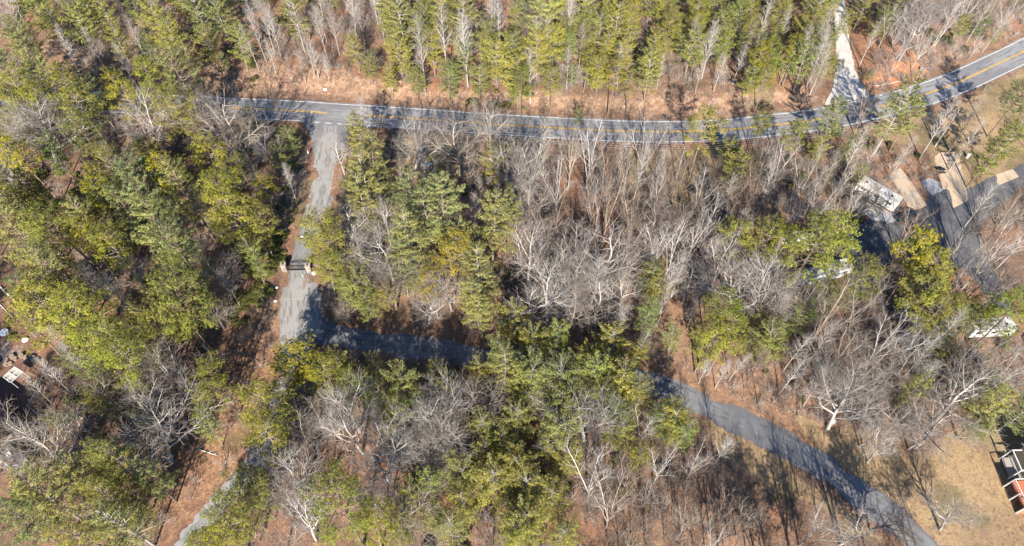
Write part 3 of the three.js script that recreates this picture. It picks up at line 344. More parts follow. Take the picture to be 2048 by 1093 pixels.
    [43.0, -90.3, 16.9, 44], [49.0, -98.2, 16.0, 44], [15.2, -87.6, 17.0, 41], [17.7, -85.7, 18.6, 41], [27.0, -88.1, 17.7, 42], [42.7, -86.0, 17.3, 44],
    [20.0, -77.6, 17.0, 41], [26.2, -76.9, 18.3, 42], [28.2, -75.6, 17.8, 42], [32.5, -78.4, 17.3, 42], [36.6, -73.3, 18.0, 45], [7.2, -80.7, 19.1, 33],
    [11.5, -77.1, 18.7, 41], [22.6, -84.1, 17.1, 42], [36.2, -82.8, 18.3, 43], [32.0, -83.6, 17.0, 42], [52.1, -97.0, 17.0, 44], [56.5, -94.4, 18.0, 44],
    [46.2, -89.6, 18.0, 44], [46.7, -89.4, 16.3, 44], [52.4, -86.7, 17.0, 44], [57.3, -86.2, 17.0, 44], [73.8, -82.5, 13.0, 52], [64.5, -71.4, 15.0, 52],
    [79.1, -73.9, 17.0, 58], [83.2, -74.0, 18.6, 58], [77.5, -67.6, 19.0, 58], [42.6, -66.4, 18.3, 47], [58.0, -63.6, 18.0, 53], [58.9, -57.1, 21.0, 53],
    [70.5, -54.0, 19.0, 54], [75.9, -56.0, 18.0, 54], [50.5, -60.2, 20.0, 48], [83.3, -68.9, 19.4, 58], [75.7, -69.0, 15.0, 58], [67.6, -60.1, 17.0, 53],
    [62.8, -55.5, 17.0, 53], [46.6, -71.6, 16.0, 47], [49.3, -64.9, 15.0, 48], [53.1, -55.9, 16.0, 48], [56.9, -53.2, 16.0, 56], [69.3, -49.0, 18.0, 57],
    [75.3, -50.7, 18.0, 57], [47.7, -84.1, 16.0, 44], [61.6, -86.6, 14.0, 44], [11.4, -34.5, 18.0, 76], [14.0, -30.8, 19.0, 77], [21.8, -37.6, 14.0, 75],
    [26.7, -37.9, 13.0, 75], [29.1, -30.4, 14.0, 61], [28.0, -27.1, 13.0, 61], [20.1, -43.8, 12.0, 74], [-32.6, -27.2, 14.0, 26], [-2.8, -27.1, 12.0, 69],
    [-36.8, -28.8, 12.0, 26], [19.5, -33.8, 12.0, 81], [32.8, -29.6, 12.0, 61], [24.7, -29.8, 11.0, 81], [-32.5, -32.4, 12.0, 26], [16.8, -36.4, 13.0, 75],
    [41.7, -28.1, 13.0, 61], [45.4, -29.8, 11.0, 61], [40.0, -22.1, 18.0, 61], [34.9, -23.5, 15.0, 61], [47.8, -23.2, 15.0, 61], [57.4, -23.7, 14.0, 61],
    [29.7, -23.5, 15.0, 61], [67.3, -89.3, 13.0, 44], [74.1, -89.5, 12.0, 59], [68.3, -90.0, 14.0, 44], [64.5, -87.8, 13.0, 44], [84.9, -82.6, 14.0, 58],
    [91.7, -84.7, 14.0, 59], [95.8, -89.0, 13.0, 59], [84.9, -83.6, 13.0, 59], [-72.8, -39.0, 13.0, 24], [-72.9, -42.0, 12.0, 24], [95.5, -145.4, 14.0, 98],
    [97.8, -140.9, 14.0, 99], [89.7, -139.9, 13.0, 100], [102.8, -144.8, 14.0, 102], [95.4, -137.9, 11.0, 99], [105.7, -141.7, 9.0, 99], [109.1, -148.9, 14.0, 102],
    [115.0, -148.9, 14.0, 102], [120.6, -149.9, 13.0, 102], [101.2, -147.8, 15.0, 102], [89.3, -144.8, 12.0, 100], [111.3, -142.6, 7.0, 99], [112.1, -101.1, 14.3, 55],
    [-34.0, -85.4, 12.4, 29], [75.5, -115.8, 13.2, 55],
  ],
  fuzzy: [
    [-68.8, -52.2, 7.0, 20], [-74.5, -53.4, 6.0, 20], [-75.0, -49.5, 7.0, 20], [-43.7, -47.2, 6.0, 18], [-40.8, -46.8, 6.0, 18], [-60.1, -45.3, 7.0, 21],
    [-54.7, -47.8, 7.0, 21], [-65.2, -44.4, 7.0, 24], [-76.8, -43.4, 8.0, 24], [-66.7, -42.0, 7.0, 24], [46.5, -51.6, 6.0, 60], [49.3, -49.8, 6.0, 60],
    [43.9, -50.1, 5.0, 60], [52.6, -44.7, 6.0, 56], [58.8, -44.7, 6.0, 56], [62.9, -46.1, 7.0, 56], [38.8, -53.4, 6.0, 60], [36.2, -57.1, 6.0, 60],
    [32.9, -57.1, 6.0, 45], [58.5, -49.5, 7.0, 56], [54.8, -53.1, 7.0, 56], [69.6, -49.5, 7.0, 57], [86.8, -104.7, 5.0, 59], [75.9, -103.3, 5.0, 59],
    [79.5, -105.6, 6.0, 59], [69.8, -104.1, 6.0, 44], [62.6, -108.6, 6.0, 55], [82.2, -64.6, 7.0, 54], [78.1, -71.3, 6.0, 54], [90.8, -83.9, 6.0, 58],
    [87.6, -70.3, 7.0, 54], [45.5, -65.0, 6.0, 48], [23.2, -59.0, 6.0, 49], [19.0, -68.1, 6.0, 46], [34.8, -68.1, 6.0, 45], [28.8, -38.1, 7.0, 75],
    [24.1, -36.6, 7.0, 75], [19.3, -33.6, 7.0, 81], [33.9, -33.6, 7.0, 61], [28.2, -30.0, 7.0, 61], [22.4, -29.3, 7.0, 81], [11.3, -32.9, 7.0, 77],
    [-10.7, -36.0, 6.0, 67], [-28.1, -43.1, 6.0, 79], [-17.0, -39.9, 6.0, 65], [-21.1, -36.8, 6.0, 80], [-9.8, -56.7, 6.0, 64], [-20.4, -57.4, 5.0, 62],
    [36.8, -29.5, 6.0, 61], [41.2, -30.2, 6.0, 61], [-7.9, -41.4, 6.0, 67], [-1.8, -39.1, 6.0, 70], [-30.6, -39.9, 6.0, 26], [17.5, -30.0, 7.0, 81],
    [22.7, -42.2, 6.0, 75], [26.1, -35.1, 7.0, 81], [31.7, -36.8, 6.0, 82], [36.1, -36.8, 6.0, 82], [39.0, -33.1, 6.0, 61], [26.4, -28.0, 7.0, 81],
    [31.6, -29.3, 7.0, 61], [19.4, -28.0, 7.0, 81], [24.3, -32.9, 7.0, 81], [41.7, -27.3, 7.0, 61], [36.1, -27.3, 7.0, 61], [13.8, -28.6, 7.0, 77],
    [2.8, -41.7, 5.0, 70], [4.9, -37.0, 5.0, 70], [9.7, -42.5, 5.0, 76], [-34.9, -144.3, 6.0, 83], [-49.1, -132.5, 5.0, 7], [-42.7, -137.3, 6.0, 7],
    [-38.9, -135.4, 6.0, 7], [-36.7, -146.2, 7.0, 83], [135.1, -159.1, 6.2, 102], [120.9, -167.2, 5.6, 102], [87.8, -55.7, 6.2, 57], [-33.9, -89.2, 5.5, 29],
    [-115.0, -116.8, 6.6, 8], [93.8, -161.8, 5.3, 98], [104.3, -90.6, 5.9, 59], [102.6, -156.7, 6.5, 98], [117.8, -156.2, 5.7, 102], [92.0, -58.6, 5.1, 54],
    [-12.8, -88.4, 5.3, 32], [-31.6, -98.2, 5.9, 29], [-94.6, -80.9, 5.2, 13], [94.6, -157.6, 5.0, 98], [-58.5, -106.5, 5.5, 12], [-27.3, -111.1, 4.9, 31],
    [130.1, -159.6, 5.9, 102], [-34.0, -112.5, 6.6, 31], [97.3, -152.1, 6.1, 100], [86.6, -60.2, 5.5, 54], [100.1, -160.7, 6.1, 98], [-80.6, -85.2, 5.1, 13],
    [-27.9, -115.5, 6.5, 31], [-24.8, -35.9, 4.8, 80], [108.7, -169.8, 4.9, 98], [-96.0, -85.4, 4.9, 13], [119.8, -160.8, 6.6, 102], [-97.0, -68.3, 6.1, 16],
    [-25.7, -100.4, 5.2, 29], [43.5, -35.3, 6.8, 82], [108.9, -93.1, 6.3, 59], [-46.7, -113.7, 6.5, 19], [-32.4, -58.9, 4.8, 25], [95.5, -164.8, 4.9, 98],
    [-94.9, -89.6, 6.0, 10], [-60.5, -118.3, 6.5, 19], [-78.9, -106.8, 5.5, 11], [-24.9, -108.2, 6.2, 31], [-80.2, -89.3, 5.0, 13],
  ],
};
// ---------- trees: a few grown individuals of each kind ----------
const barkMat = new THREE.MeshStandardMaterial({ vertexColors: true, roughness: 0.9 });
const leafMat = new THREE.MeshPhysicalMaterial({ vertexColors: true, roughness: 0.9, transmission: 0.28, thickness: 0, specularIntensity: 0.4, side: THREE.DoubleSide });
leafMat.name = 'needles'; barkMat.name = 'bark';
const shade3 = (c, k) => [c[0] * k, c[1] * k, c[2] * k];
function wander(rnd, k) { return V(rnd() - 0.5, rnd() - 0.5, rnd() - 0.5).multiplyScalar(2 * k); }
function tilted(rnd, d, angle, az) { const u = Math.abs(d.y) < 0.95 ? V(0, 1, 0).cross(d).normalize() : V(1, 0, 0), w = d.clone().cross(u); return d.clone().multiplyScalar(Math.cos(angle)).addScaledVector(u, Math.sin(angle) * Math.cos(az)).addScaledVector(w, Math.sin(angle) * Math.sin(az)).normalize(); }
function limb(g, rnd, start, dir, len, r0, r1, segs, crook, lift, sides, color) {
  const pts = [start.clone()], rad = [r0], d = dir.clone(), p = start.clone();
  for (let k = 1; k <= segs; k++) { d.add(wander(rnd, crook)); d.y += lift; d.normalize(); p.addScaledVector(d, len / segs); pts.push(p.clone()); rad.push(lerp(r0, r1, k / segs)); }
  g.tube(pts, rad, sides, color);
  return { pts, rad, at: (t) => { const f = clamp(t) * segs, k = Math.min(segs - 1, Math.floor(f)), u = f - k; return { p: pts[k].clone().lerp(pts[k + 1], u), d: pts[k + 1].clone().sub(pts[k]).normalize(), r: lerp(rad[k], rad[k + 1], u) }; } };
}
// bare tree: LV = per level {n, len, ang, crook, lift, from, segs, sides, ratio}
function bareTree(seed, o) {
  const rnd = rng(seed), trunk = new Grow(), crown = new Grow();
  const tone = (level) => { const k = (0.8 + rnd() * 0.45) * [1, 0.92, 0.74, 0.6][level], w = rnd() + level * 0.5; return [o.bark[0] * k, o.bark[1] * k * (0.99 - w * 0.02), o.bark[2] * k * (1.0 - w * 0.05)]; };
  const lean = tilted(rnd, V(0, 1, 0), rnd() * o.lean, rnd() * 6.28);
  const t0 = limb(trunk, rnd, V(0, -0.3, 0), lean, o.trunk, o.r, o.r * o.taper, 8, o.crook, 0.03, 8, shade3(o.bark, 0.72));
  const grow = (parent, plen, level) => {
    const L = o.levels[level]; if (!L) return;
    const n = Math.round(L.n * (0.8 + rnd() * 0.4)), a0 = rnd() * 6.28;
    for (let k = 0; k < n; k++) {
      const lead = !level && k === n - 1, t = lead ? 1 : Math.min(1, lerp(L.from, 1, (k + 0.25 + rnd() * 0.6) / n)), q = parent.at(t);
      const len = L.len * (0.65 + rnd() * 0.6) * (L.shape ? L.shape(t) : 1.1 - 0.45 * t);
      const d = tilted(rnd, q.d, lead ? 0.12 : L.ang * (0.65 + rnd() * 0.7), a0 + k * 2.4 + rnd());
      if (level && d.y < -0.15) d.y *= 0.3, d.normalize();
      const r0 = lead ? q.r : Math.max(0.01, Math.min(q.r * 0.8, L.r * (0.7 + rnd() * 0.6)));
      const br = limb(crown, rnd, q.p, d, len, r0, Math.max(r0 * (L.end ?? 0.3), 0.008), L.segs, L.crook, L.lift, L.sides, tone(level));
      grow(br, len, level + 1);
    }
  };
  grow(t0, o.trunk, 0);
  return { trunk: trunk.geometry(), crown: crown.geometry() };
}
function tuft(g, rnd, p, d, n, L, w, flat, c, up) {
  const nx = d.x * 0.5, ny = d.y * 0.5 + up, nz = d.z * 0.5;
  for (let k = 0; k < n; k++) {
    let x = rnd() * 2 - 1, y = (rnd() * 2 - 1) * flat, z = rnd() * 2 - 1;
    x = x * 0.9 + d.x * 0.75; y = y * 0.9 + d.y * 0.75 + 0.15; z = z * 0.9 + d.z * 0.75;
    const l = Math.hypot(x, y, z) || 1; x /= l; y /= l; z /= l;
    let sx = y * 0.6 - z * (rnd() - 0.2), sy = z * (rnd() - 0.5) - x * 0.6, sz = x * (rnd() - 0.2) - y * 0.3; const sl = Math.hypot(sx, sy, sz) || 1, ww = w * (0.6 + rnd() * 0.8) / sl; sx *= ww; sy *= ww; sz *= ww;
    const len = L * (0.6 + rnd() * 0.7), k2 = 0.85 + rnd() * 0.3, cc = [c[0] * k2, c[1] * k2, c[2] * k2];
    let mx = nx + x * 0.7, my = ny + y * 0.7, mz = nz + z * 0.7; const ml = Math.hypot(mx, my, mz) || 1; mx /= ml; my /= ml; mz /= ml;
    let fx = y * sz - z * sy, fy = z * sx - x * sz, fz = x * sy - y * sx; const fl = Math.hypot(fx, fy, fz) || 1, flip = fx * mx + fy * my + fz * mz < 0 ? -1 : 1;
    mx += flip * fx / fl; my += flip * fy / fl; mz += flip * fz / fl; const q2 = Math.hypot(mx, my, mz) || 1; mx /= q2; my /= q2; mz /= q2;
    const i = g.count;
    g.v(p.x - x * 0.05, p.y - y * 0.05, p.z - z * 0.05, mx, my, mz, cc);
    g.v(p.x + x * len * 0.75 + sx, p.y + y * len * 0.75 + sy, p.z + z * len * 0.75 + sz, mx, my, mz, cc);
    g.v(p.x + x * len, p.y + y * len, p.z + z * len, mx, my, mz, cc);
    g.v(p.x + x * len * 0.7 - sx, p.y + y * len * 0.7 - sy, p.z + z * len * 0.7 - sz, mx, my, mz, cc);
    if (flip < 0) g.i.push(i, i + 1, i + 2, i, i + 2, i + 3); else g.i.push(i, i + 2, i + 1, i, i + 3, i + 2);
  }
}
function leafTone(rnd, base) { const k = 0.85 + rnd() * 0.6, y = rnd(), c = [base[0] * k * (0.92 + y * 0.2), base[1] * k, base[2] * k * (1.1 - y * 0.35)]; return rnd() < 0.012 ? [c[0] * 1.15, c[1] * 0.85, c[2]] : c; }
// tall pine with a bare stem and a rounded crown of needle rosettes
function bushyPine(seed, o) {
  const rnd = rng(seed), trunk = new Grow(), crown = new Grow(), H = o.H;
  const st = limb(trunk, rnd, V(0, -0.3, 0), tilted(rnd, V(0, 1, 0), 0.04, rnd() * 6.28), H * 0.97, 0.2, 0.05, 10, 0.025, 0.02, 8, o.bark);
  for (let k = 0; k < o.limbs; k++) {
    const u = (k + rnd()) / o.limbs, t = lerp(o.base, 0.99, u), q = st.at(t), az = k * 2.4 + rnd() * 0.9;
    const prof = Math.sqrt(Math.max(0.04, 1 - ((u - 0.38) / 0.72) ** 2)), len = o.R * prof * (0.52 + rnd() * 0.62);
    const el = lerp(-0.05, 1.0, u * u) + (rnd() - 0.5) * 0.4, d = V(Math.cos(az) * Math.cos(el), Math.sin(el), Math.sin(az) * Math.cos(el));
    const br = limb(trunk, rnd, q.p, d, len, 0.06 * prof + 0.02, 0.015, 4, 0.16, 0.06, 5, shade3(o.bark, 0.8 + rnd() * 0.6));
    const n = Math.round(len * o.dense);
    for (let j = 0; j < n; j++) {
      const s = 0.3 + 0.7 * Math.sqrt((j + rnd()) / n), e = br.at(s), off = tilted(rnd, e.d, 0.5 + rnd() * 0.9, rnd() * 6.28); off.y = Math.abs(off.y) * 0.8 + 0.1; off.normalize();
      const l2 = (0.25 + rnd() * 0.9) * Math.min(1, len * 0.5), tip = e.p.clone().addScaledVector(off, l2);
      if (rnd() < 0.35) trunk.tube([e.p, tip], [0.018, 0.01], 3, o.bark);
      tuft(crown, rnd, tip, off, o.blades, o.needle, o.width, 0.9, leafTone(rnd, o.leaf), 0.15);
    }
  }
  return { trunk: trunk.geometry(), crown: crown.geometry() };
}
// conifer with whorls of flat plumed boughs
function plumePine(seed, o) {
  const rnd = rng(seed), trunk = new Grow(), crown = new Grow(), H = o.H;
  const st = limb(trunk, rnd, V(0, -0.3, 0), tilted(rnd, V(0, 1, 0), 0.03, rnd() * 6.28), H * 0.98, o.r, 0.03, 10, 0.02, 0.03, 8, o.bark);
  for (let w = 0; w < o.whorls; w++) {
    const u = (w + 0.3 * rnd()) / o.whorls, t = lerp(o.base, 0.97, u), n = o.per + Math.floor(rnd() * 2), a0 = rnd() * 6.28;
    for (let k = 0; k < n; k++) {
      if (rnd() < o.gap) continue;
      const q = st.at(Math.min(1, t + (rnd() - 0.5) * 0.03)), az = a0 + k / n * 6.28 + (rnd() - 0.5) * 0.7;
      const len = (o.R * (o.round ? Math.sqrt(Math.max(0.03, 1 - ((u - 0.42) / 0.62) ** 2)) : Math.pow(1 - u, 0.5) * Math.min(1, 0.55 + u * 2.2)) + 0.35) * (0.6 + rnd() * 0.6), el = o.el + u * 0.7 + (rnd() - 0.5) * 0.3;
      const d = V(Math.cos(az) * Math.cos(el), Math.sin(el), Math.sin(az) * Math.cos(el));
      const br = limb(trunk, rnd, q.p, d, len, 0.02 + len * 0.009, 0.012, 4, 0.1, o.lift, 4, shade3(o.bark, 0.8 + rnd() * 0.7));
      const m = Math.max(2, Math.round(len * o.side));
      for (let j = 0; j < m; j++) {
        const s = o.bare + (1 - o.bare) * (j + rnd()) / m, e = br.at(s), side = j % 2 ? 1 : -1, ang = side * (0.55 + rnd() * 0.6);
        const f = V(e.d.x * Math.cos(ang) - e.d.z * Math.sin(ang), e.d.y + 0.1 + (rnd() - 0.5) * o.ruffle, e.d.x * Math.sin(ang) + e.d.z * Math.cos(ang)).normalize();
        const l2 = (0.3 + 0.9 * (1 - s)) * (0.5 + rnd() * 0.7) * Math.min(1.3, len * 0.4), steps = Math.max(1, Math.round(l2 / o.step)), tone = leafTone(rnd, o.leaf);
        if (rnd() < o.twigs) trunk.tube([e.p, e.p.clone().addScaledVector(f, l2)], [0.014, 0.008], 3, shade3(o.bark, 1.1));
        for (let i = 0; i < steps; i++) tuft(crown, rnd, e.p.clone().addScaledVector(f, l2 * (i + 0.7) / steps), f, o.blades, o.needle, o.width, 0.75, tone, 0.2);
      }
      tuft(crown, rnd, br.at(1).p, br.at(1).d, o.blades, o.needle * 1.1, o.width, 0.8, leafTone(rnd, o.leaf), 0.2);
    }
    if (o.dead && u < 0.25) for (let k = 0; k < 3; k++) { const q = st.at(t - o.base * 0.6 * rnd()), az = rnd() * 6.28; limb(trunk, rnd, q.p, V(Math.cos(az), 0.1 - rnd() * 0.3, Math.sin(az)).normalize(), 0.8 + rnd() * 1.8, 0.03, 0.01, 3, 0.12, 0, 3, shade3(o.bark, 1.2)); }
  }
  return { trunk: trunk.geometry(), crown: crown.geometry() };
}
const OLIVE = [0.215, 0.217, 0.038], SAGE = [0.217, 0.229, 0.082], MOSS = [0.222, 0.224, 0.055], YELLOW = [0.27, 0.22, 0.018];
const PBARK = [0.19, 0.15, 0.12], GREY = [0.375, 0.36, 0.345], PALE = [0.46, 0.44, 0.415], BROWN = [0.18, 0.14, 0.115];
const oak = (o) => ({ lean: 0.1, crook: 0.06, taper: 0.62, trunk: 6.5, r: 0.22, bark: GREY, levels: [
  { n: 8, len: 5.6, ang: 0.85, from: 0.45, segs: 6, sides: 6, crook: 0.17, lift: 0.07, r: 0.095, shape: (t) => 1.25 - 0.5 * t },
  { n: 7.5, len: 2.9, ang: 0.8, from: 0.2, segs: 4, sides: 4, crook: 0.17, lift: 0.06, r: 0.05 },
  { n: 5.5, len: 1.5, ang: 0.75, from: 0.15, segs: 3, sides: 3, crook: 0.17, lift: 0.05, r: 0.027 },
  { n: 4.2, len: 0.8, ang: 0.7, from: 0.2, segs: 2, sides: 3, crook: 0.15, lift: 0.05, r: 0.017, end: 0.5 }], ...o });
const slim = (o) => ({ lean: 0.07, crook: 0.02, taper: 0.12, trunk: 16, r: 0.17, bark: PALE, levels: [
  { n: 26, len: 4.2, ang: 0.6, from: 0.34, segs: 5, sides: 4, crook: 0.08, lift: 0.06, r: 0.06, shape: (t) => 1.25 - t },
  { n: 6, len: 1.6, ang: 0.65, from: 0.2, segs: 3, sides: 3, crook: 0.12, lift: 0.06, r: 0.03 },
  { n: 3.4, len: 0.75, ang: 0.6, from: 0.2, segs: 2, sides: 3, crook: 0.12, lift: 0.05, r: 0.016, end: 0.5 }], ...o });
const vase = (o) => ({ lean: 0.08, crook: 0.04, taper: 0.65, trunk: 5.5, r: 0.17, bark: PALE, levels: [
  { n: 4.6, len: 9.5, ang: 0.36, from: 0.55, segs: 7, sides: 5, crook: 0.07, lift: 0.03, r: 0.1, shape: () => 1 },
  { n: 7.5, len: 3.2, ang: 0.62, from: 0.2, segs: 4, sides: 4, crook: 0.13, lift: 0.07, r: 0.046 },
  { n: 5.2, len: 1.4, ang: 0.65, from: 0.2, segs: 3, sides: 3, crook: 0.15, lift: 0.05, r: 0.026 },
  { n: 3.4, len: 0.75, ang: 0.6, from: 0.2, segs: 2, sides: 3, crook: 0.15, lift: 0.05, r: 0.013, end: 0.5 }], ...o });
const bushy = (o) => ({ H: 18, R: 4.0, base: 0.52, limbs: 32, dense: 11, blades: 13, needle: 0.29, width: 0.028, leaf: OLIVE, bark: PBARK, ...o });
const plume = (o) => ({ H: 19, R: 4.2, r: 0.19, base: 0.34, whorls: 14, per: 5, gap: 0.2, el: 0.05, lift: 0.07, bare: 0.3, side: 4.0, step: 0.32, ruffle: 0.8, twigs: 0.3, blades: 13, needle: 0.28, width: 0.028, leaf: SAGE, bark: PBARK, dead: true, ...o });
const young = (o) => ({ H: 11, R: 2.9, r: 0.09, round: true, base: 0.3, whorls: 14, per: 4, gap: 0.2, el: 0.0, lift: 0.07, bare: 0.2, side: 4.6, step: 0.3, ruffle: 1.0, twigs: 0.5, blades: 10, needle: 0.23, width: 0.027, leaf: MOSS, bark: [0.24, 0.22, 0.19], ...o });
const KINDS = {
  bushy: [[11, {}], [12, { R: 3.5, limbs: 32, leaf: [0.197, 0.216, 0.030] }], [13, { R: 4.5, limbs: 42, base: 0.45 }], [14, { R: 3.2, base: 0.6, leaf: [0.228, 0.221, 0.021] }], [15, { R: 3.8, dense: 8, leaf: [0.187, 0.205, 0.042] }]].map(([s, o]) => bushyPine(s, bushy(o))),
  golden: [[16, { leaf: YELLOW, R: 3.4, needle: 0.32 }]].map(([s, o]) => bushyPine(s, bushy(o))),
  plume: [[21, {}], [22, { R: 3.6, gap: 0.2 }], [23, { R: 4.8, base: 0.42, whorls: 12, leaf: [0.202, 0.227, 0.089] }], [24, { R: 3.3, base: 0.25, whorls: 17, leaf: [0.219, 0.221, 0.053] }], [25, { R: 4.4, gap: 0.3, base: 0.3, dead: true, bark: [0.3, 0.27, 0.23] }]].map(([s, o]) => plumePine(s, plume(o))),
  young: [[31, {}], [32, { R: 2.2, whorls: 17 }], [33, { R: 3.2, gap: 0.25 }], [34, { R: 2.5, leaf: [0.234, 0.230, 0.042] }], [35, { R: 2.9, gap: 0.35, ruffle: 0.9, leaf: [0.193, 0.218, 0.063] }], [36, { R: 2.0, whorls: 12, gap: 0.1, leaf: [0.172, 0.216, 0.053] }]].map(([s, o]) => plumePine(s, young(o))),
  oak: [[41, {}], [42, { trunk: 7.5, bark: PALE }], [43, { trunk: 5.5, r: 0.25 }], [44, { trunk: 8, r: 0.2, bark: [0.42, 0.4, 0.37] }], [45, { trunk: 6, bark: [0.31, 0.28, 0.25] }]].map(([s, o]) => bareTree(s, oak(o))),
  slim: [[51, {}], [52, { trunk: 14, r: 0.15 }], [53, { trunk: 18, r: 0.2, bark: [0.42, 0.39, 0.35] }], [54, { trunk: 13, r: 0.12, bark: BROWN }], [55, { trunk: 16, r: 0.16, lean: 0.14, bark: GREY }]].map(([s, o]) => bareTree(s, slim(o))),
  vase: [[61, {}], [62, { trunk: 4, r: 0.18, bark: [0.33, 0.27, 0.22] }], [63, { trunk: 7, bark: GREY }], [64, { trunk: 6, bark: [0.32, 0.285, 0.25] }]].map(([s, o]) => bareTree(s, vase(o))),
  fuzzy: [[71, {}], [72, { trunk: 2.2 }], [73, { trunk: 3.4, bark: [0.19, 0.14, 0.115] }]].map(([s, o]) => bareTree(s, vase({ trunk: 2.8, r: 0.11, bark: BROWN, levels: [
    { n: 6, len: 4.2, ang: 0.5, from: 0.4, segs: 5, sides: 4, crook: 0.1, lift: 0.04, r: 0.05, shape: () => 1 },
    { n: 8, len: 1.9, ang: 0.6, from: 0.15, segs: 3, sides: 3, crook: 0.14, lift: 0.06, r: 0.024 },
    { n: 5, len: 1.0, ang: 0.6, from: 0.15, segs: 2, sides: 3, crook: 0.15, lift: 0.05, r: 0.014, end: 0.5 },
    { n: 2.5, len: 0.5, ang: 0.6, from: 0.2, segs: 1, sides: 3, crook: 0.1, lift: 0, r: 0.01, end: 0.6 }], ...o }))),
};
for (const k in KINDS) for (const t of KINDS[k]) { t.trunk.computeBoundingBox(); t.crown.computeBoundingBox(); t.H = Math.max(t.trunk.boundingBox.max.y, t.crown.boundingBox.max.y); }
const TREE_NAME = { bushy: 'pine_tree', golden: 'yellowing_pine', plume: 'plumed_pine', young: 'young_evergreen', oak: 'spreading_bare_tree', slim: 'slender_bare_tree', vase: 'forked_bare_tree', fuzzy: 'twiggy_sapling' };
function plant(kind, variant, x, z, H, turn, wide = 1) {
  const t = KINDS[kind][variant % KINDS[kind].length], g = new THREE.Group(), s = H / t.H;
  g.name = numbered(TREE_NAME[kind]); g.position.set(x, groundY(x, z), z); g.rotation.set(Math.sin(turn * 7) * 0.045, turn, Math.cos(turn * 5) * 0.045); const w = s * wide * (kind === 'vase' ? 0.92 : 1); g.scale.set(w, s, w);
  const tint = Math.floor(Math.abs(Math.sin(turn * 91.7)) * 3); part('trunk', t.trunk, BARKS[tint], g); part('crown', t.crown, BARE.includes(kind) ? BARKS[tint] : LEAVES[tint], g); scene.add(g); return g;
}
const BARE = ['oak', 'slim', 'vase', 'fuzzy'], tinted = (m, r, g, b) => { const c = m.clone(); c.color = RGB(r, g, b); return c; };
const LEAVES = [leafMat, tinted(leafMat, 0.86, 0.93, 1.0), tinted(leafMat, 1.12, 1.06, 0.95)], BARKS = [barkMat, tinted(barkMat, 0.72, 0.67, 0.64), tinted(barkMat, 0.95, 0.93, 0.91)];
// ---------- ground ----------
function lineDist(x, z, L) { let best = 1e9, side = 0; for (let k = 0; k < L.length - 1; k++) { const a = L[k], b = L[k + 1], dx = b[0] - a[0], dz = b[1] - a[1], l = dx * dx + dz * dz; const t = clamp(((x - a[0]) * dx + (z - a[1]) * dz) / l), ex = x - a[0] - dx * t, ez = z - a[1] - dz * t, d = Math.hypot(ex, ez) - lerp(a[2], b[2], t) / 2; if (d < best) { best = d; side = ez; } } lineDist.side = side; return best; }
const boxOf = (P) => { const xs = P.map((p) => p[0]), zs = P.map((p) => p[1]); return [Math.min(...xs) - 3, Math.max(...xs) + 3, Math.min(...zs) - 3, Math.max(...zs) + 3]; };
function inside(x, z, P) { const b = P.box ??= boxOf(P); if (x < b[0] || x > b[1] || z < b[2] || z > b[3]) return false; let c = false; for (let i = 0, j = P.length - 1; i < P.length; j = i++) if ((P[i][1] > z) !== (P[j][1] > z) && x < (P[j][0] - P[i][0]) * (z - P[i][1]) / (P[j][1] - P[i][1]) + P[i][0]) c = !c; return c; }
const FLATS = [[82, -92, 34], [-82, -50, 14], [78, -37, 16], [58, -78, 12], [84, -64, 10], [100, -104, 20]];
function groundY(x, z) {
  const dm = lineDist(x, z, MAIN), north = lineDist.side < 0 && z < -100;
  const d = Math.min(dm, lineDist(x, z, GATE), lineDist(x, z, LANE), lineDist(x, z, GRAVEL));
  let m = smooth(1.6, 9, d); for (const [fx, fz, r] of FLATS) m *= smooth(r, r + 8, Math.hypot(x - fx, z - fz));
  let y = m * ((fbm(x * 0.045 + 3, z * 0.045 + 8, 3) - 0.45) * 1.6 + (fbm(x * 0.3, z * 0.3, 2) - 0.5) * 0.3);
  if (north) y += smooth(2.5, 7, dm) * smooth(1.5, 6, lineDist(x, z, GRAVEL)) * (1.1 + 0.6 * fbm(x * 0.1, z * 0.1, 2)) + Math.max(0, Math.min(dm, 80) - 9) * 0.03 * smooth(1.5, 9, lineDist(x, z, GRAVEL));
  return y;
}
function axis(a, b, far) { const v = []; for (let t = a; t <= b; t += 1) v.push(t); for (let s = 2, t = b; t < far; s *= 1.6) v.push(t += s); for (let s = 2, t = a; t > -far; s *= 1.6) v.unshift(t -= s); return v; }
const gx = axis(-165, 165, 3000), gz = axis(-205, 15, 3000), MX = 150, MZ0 = -190, MZ1 = 10;
const gg = new THREE.BufferGeometry();
{
  const p = new Float32Array(gx.length * gz.length * 3), uv = new Float32Array(gx.length * gz.length * 2), idx = []; let k = 0;
  for (let j = 0; j < gz.length; j++) for (let i = 0; i < gx.length; i++, k++) { const x = gx[i], z = gz[j], far = Math.abs(x) > 180 || z < -215 || z > 30; p.set([x, far ? 0 : groundY(x, z), z], k * 3); uv.set([(x + MX) / (2 * MX), (z - MZ0) / (MZ1 - MZ0)], k * 2); }
  for (let j = 0; j < gz.length - 1; j++) for (let i = 0; i < gx.length - 1; i++) { const a = j * gx.length + i, b = a + 1, c = a + gx.length, d = c + 1; idx.push(a, c, b, b, c, d); }
  gg.setAttribute('position', new THREE.BufferAttribute(p, 3)); gg.setAttribute('uv', new THREE.BufferAttribute(uv, 2)); gg.setIndex(idx); gg.computeVertexNormals();
}
